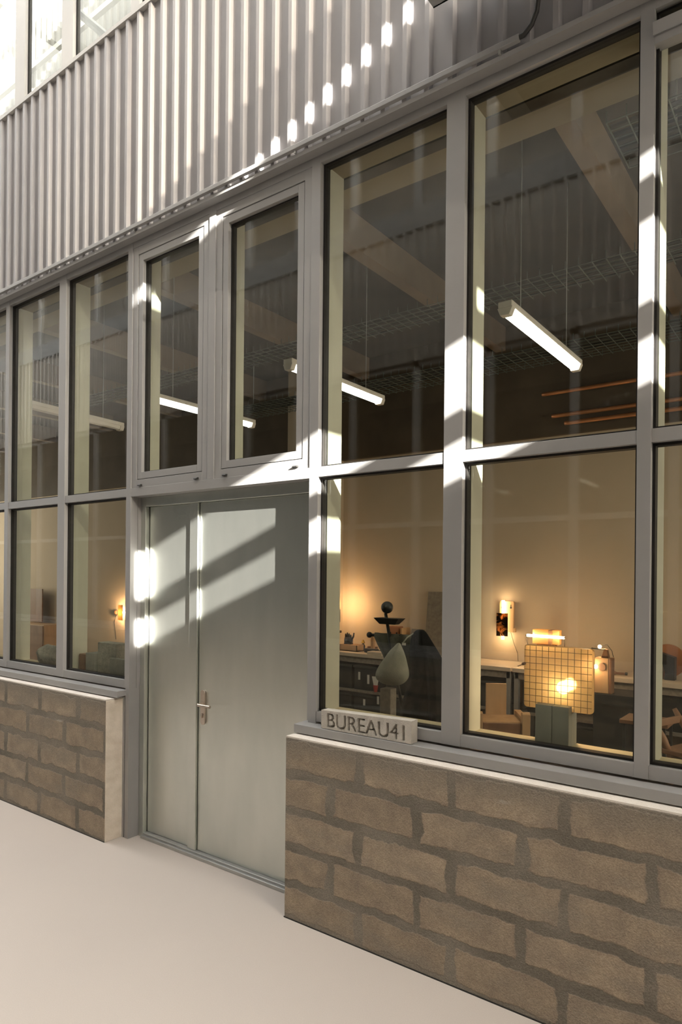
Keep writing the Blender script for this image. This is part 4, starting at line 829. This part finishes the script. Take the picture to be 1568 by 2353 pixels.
boxes('door', [(-0.68, -0.11, -0.02, -0.001, 0.08, 0.84)], BROWNWOOD, t, 0.003); boxes('door', [(-0.09, 0.48, -0.02, -0.001, 0.08, 0.84)], BROWNWOOD, t, 0.003)

# ------------------------------------------------------------------ engraved block on the outer sill
t = empty('engraved_block', (-1.97, -0.066, ZS)); tag(t, 'cast concrete block engraved BUREAU41 on the outer sill', 'sign block')
def letters():
    cu = bpy.data.curves.new('letters', 'FONT'); cu.body = 'BUREAU41'; cu.size = 0.112; cu.extrude = 0.024; cu.space_character = 1.0; cu.align_x = 'CENTER'
    o = bpy.data.objects.new('letters', cu); C.objects.link(o)
    dg = bpy.context.evaluated_depsgraph_get(); me = bpy.data.meshes.new_from_object(o.evaluated_get(dg)); bpy.data.objects.remove(o)
    xs = [v.co.x for v in me.vertices]; wd = max(xs) - min(xs); c0 = (max(xs) + min(xs)) / 2
    for v in me.vertices: v.co = Vector(((v.co.x - c0) * 0.485 / wd, -v.co.z, v.co.y))
    b_ = bmesh.new(); b_.from_mesh(me); bmesh.ops.remove_doubles(b_, verts=b_.verts, dist=1e-5); bmesh.ops.recalc_face_normals(b_, faces=b_.faces); b_.to_mesh(me); b_.free(); return me
bm = bmesh.new(); vs = bx(bm, -0.283, 0.283, 0.0, 0.060, 0.0, 0.1)
for v in vs:
    if v.co.z > 0.05: v.co.z = 0.0985 + (v.co.x + 0.283) * 0.026
blk = obj('block_body', bm, CONC, t, 0.0)
for sh in (-0.0028, 0.0, 0.0028):                                  # three passes widen the strokes
    cut = bpy.data.objects.new('cutter', letters()); C.objects.link(cut); cut.location = Vector((-1.97 + sh, -0.066, ZS + 0.011))
    md = blk.modifiers.new('engrave', 'BOOLEAN'); md.operation = 'DIFFERENCE'; md.object = cut; md.solver = 'MANIFOLD'
    dg = bpy.context.evaluated_depsgraph_get(); dg.update()
    me2 = bpy.data.meshes.new_from_object(blk.evaluated_get(dg)); blk.modifiers.clear(); blk.data = me2
    bpy.data.objects.remove(cut)
if not blk.data.materials: blk.data.materials.append(CONC)

# ------------------------------------------------------------------ the light the small lamps give, and added fill
def end_fill(name, x, rz, e):
    L = bpy.data.lights.new(name, 'AREA'); L.shape = 'RECTANGLE'; L.size = 3.0; L.size_y = 2.6; L.energy = e; L.color = (1.0, 0.88, 0.72)
    o = bpy.data.objects.new(name, L); C.objects.link(o); o.location = (x, 2.4, 2.4); o.rotation_euler = (PI / 2, 0, rz)
for nm_, xx in (('window_41', -16.98), ('window_42', 3.16)):  # frames added to go with the fill lights
    bm = bmesh.new()
    for a_, b_, c_, d_ in ((0.8, 4.0, 1.0, 1.08), (0.8, 4.0, 3.72, 3.8), (0.8, 0.88, 1.08, 3.72), (3.92, 4.0, 1.08, 3.72), (2.37, 2.43, 1.08, 3.72)): bx(bm, xx, xx + 0.04, a_, b_, c_, d_)
    struct(obj(nm_, bm, ALU), 'unseen frame added with the fill light at the end of the workshop', 'window', 'end fill frames')
# daylight area lights added at both unseen ends to brighten the workshop
end_fill('end_fill_light', -16.9, -PI / 2, 175.0)
end_fill('end_fill_light', 3.1, PI / 2, 90.0)
def lamp(x, y, z, watts, r=0.03, col=(1.0, 0.60, 0.31)):
    L = bpy.data.lights.new('bulb_light', 'POINT'); L.energy = watts; L.shadow_soft_size = r; L.color = col
    o = bpy.data.objects.new('bulb_light', L); C.objects.link(o); o.location = (x, y, z)
LW = 4.6
lamp(-5.40, 4.36, 1.50, LW * 2.2)
lamp(-3.178, 4.50, 1.17, LW * 0.45); lamp(-3.178, 4.50, 1.62, LW * 0.22)
lamp(-2.72, 4.17, 1.25, LW * 0.6); lamp(-2.36, 4.17, 1.25, LW * 0.6)
lamp(-1.80, 3.69, 1.27, LW * 0.65); lamp(-1.86, 3.53, 1.05, LW * 0.4)
lamp(-1.03, 0.30, 1.375, LW * 0.8)
lamp(-10.62, 4.53, 1.18, LW * 5)
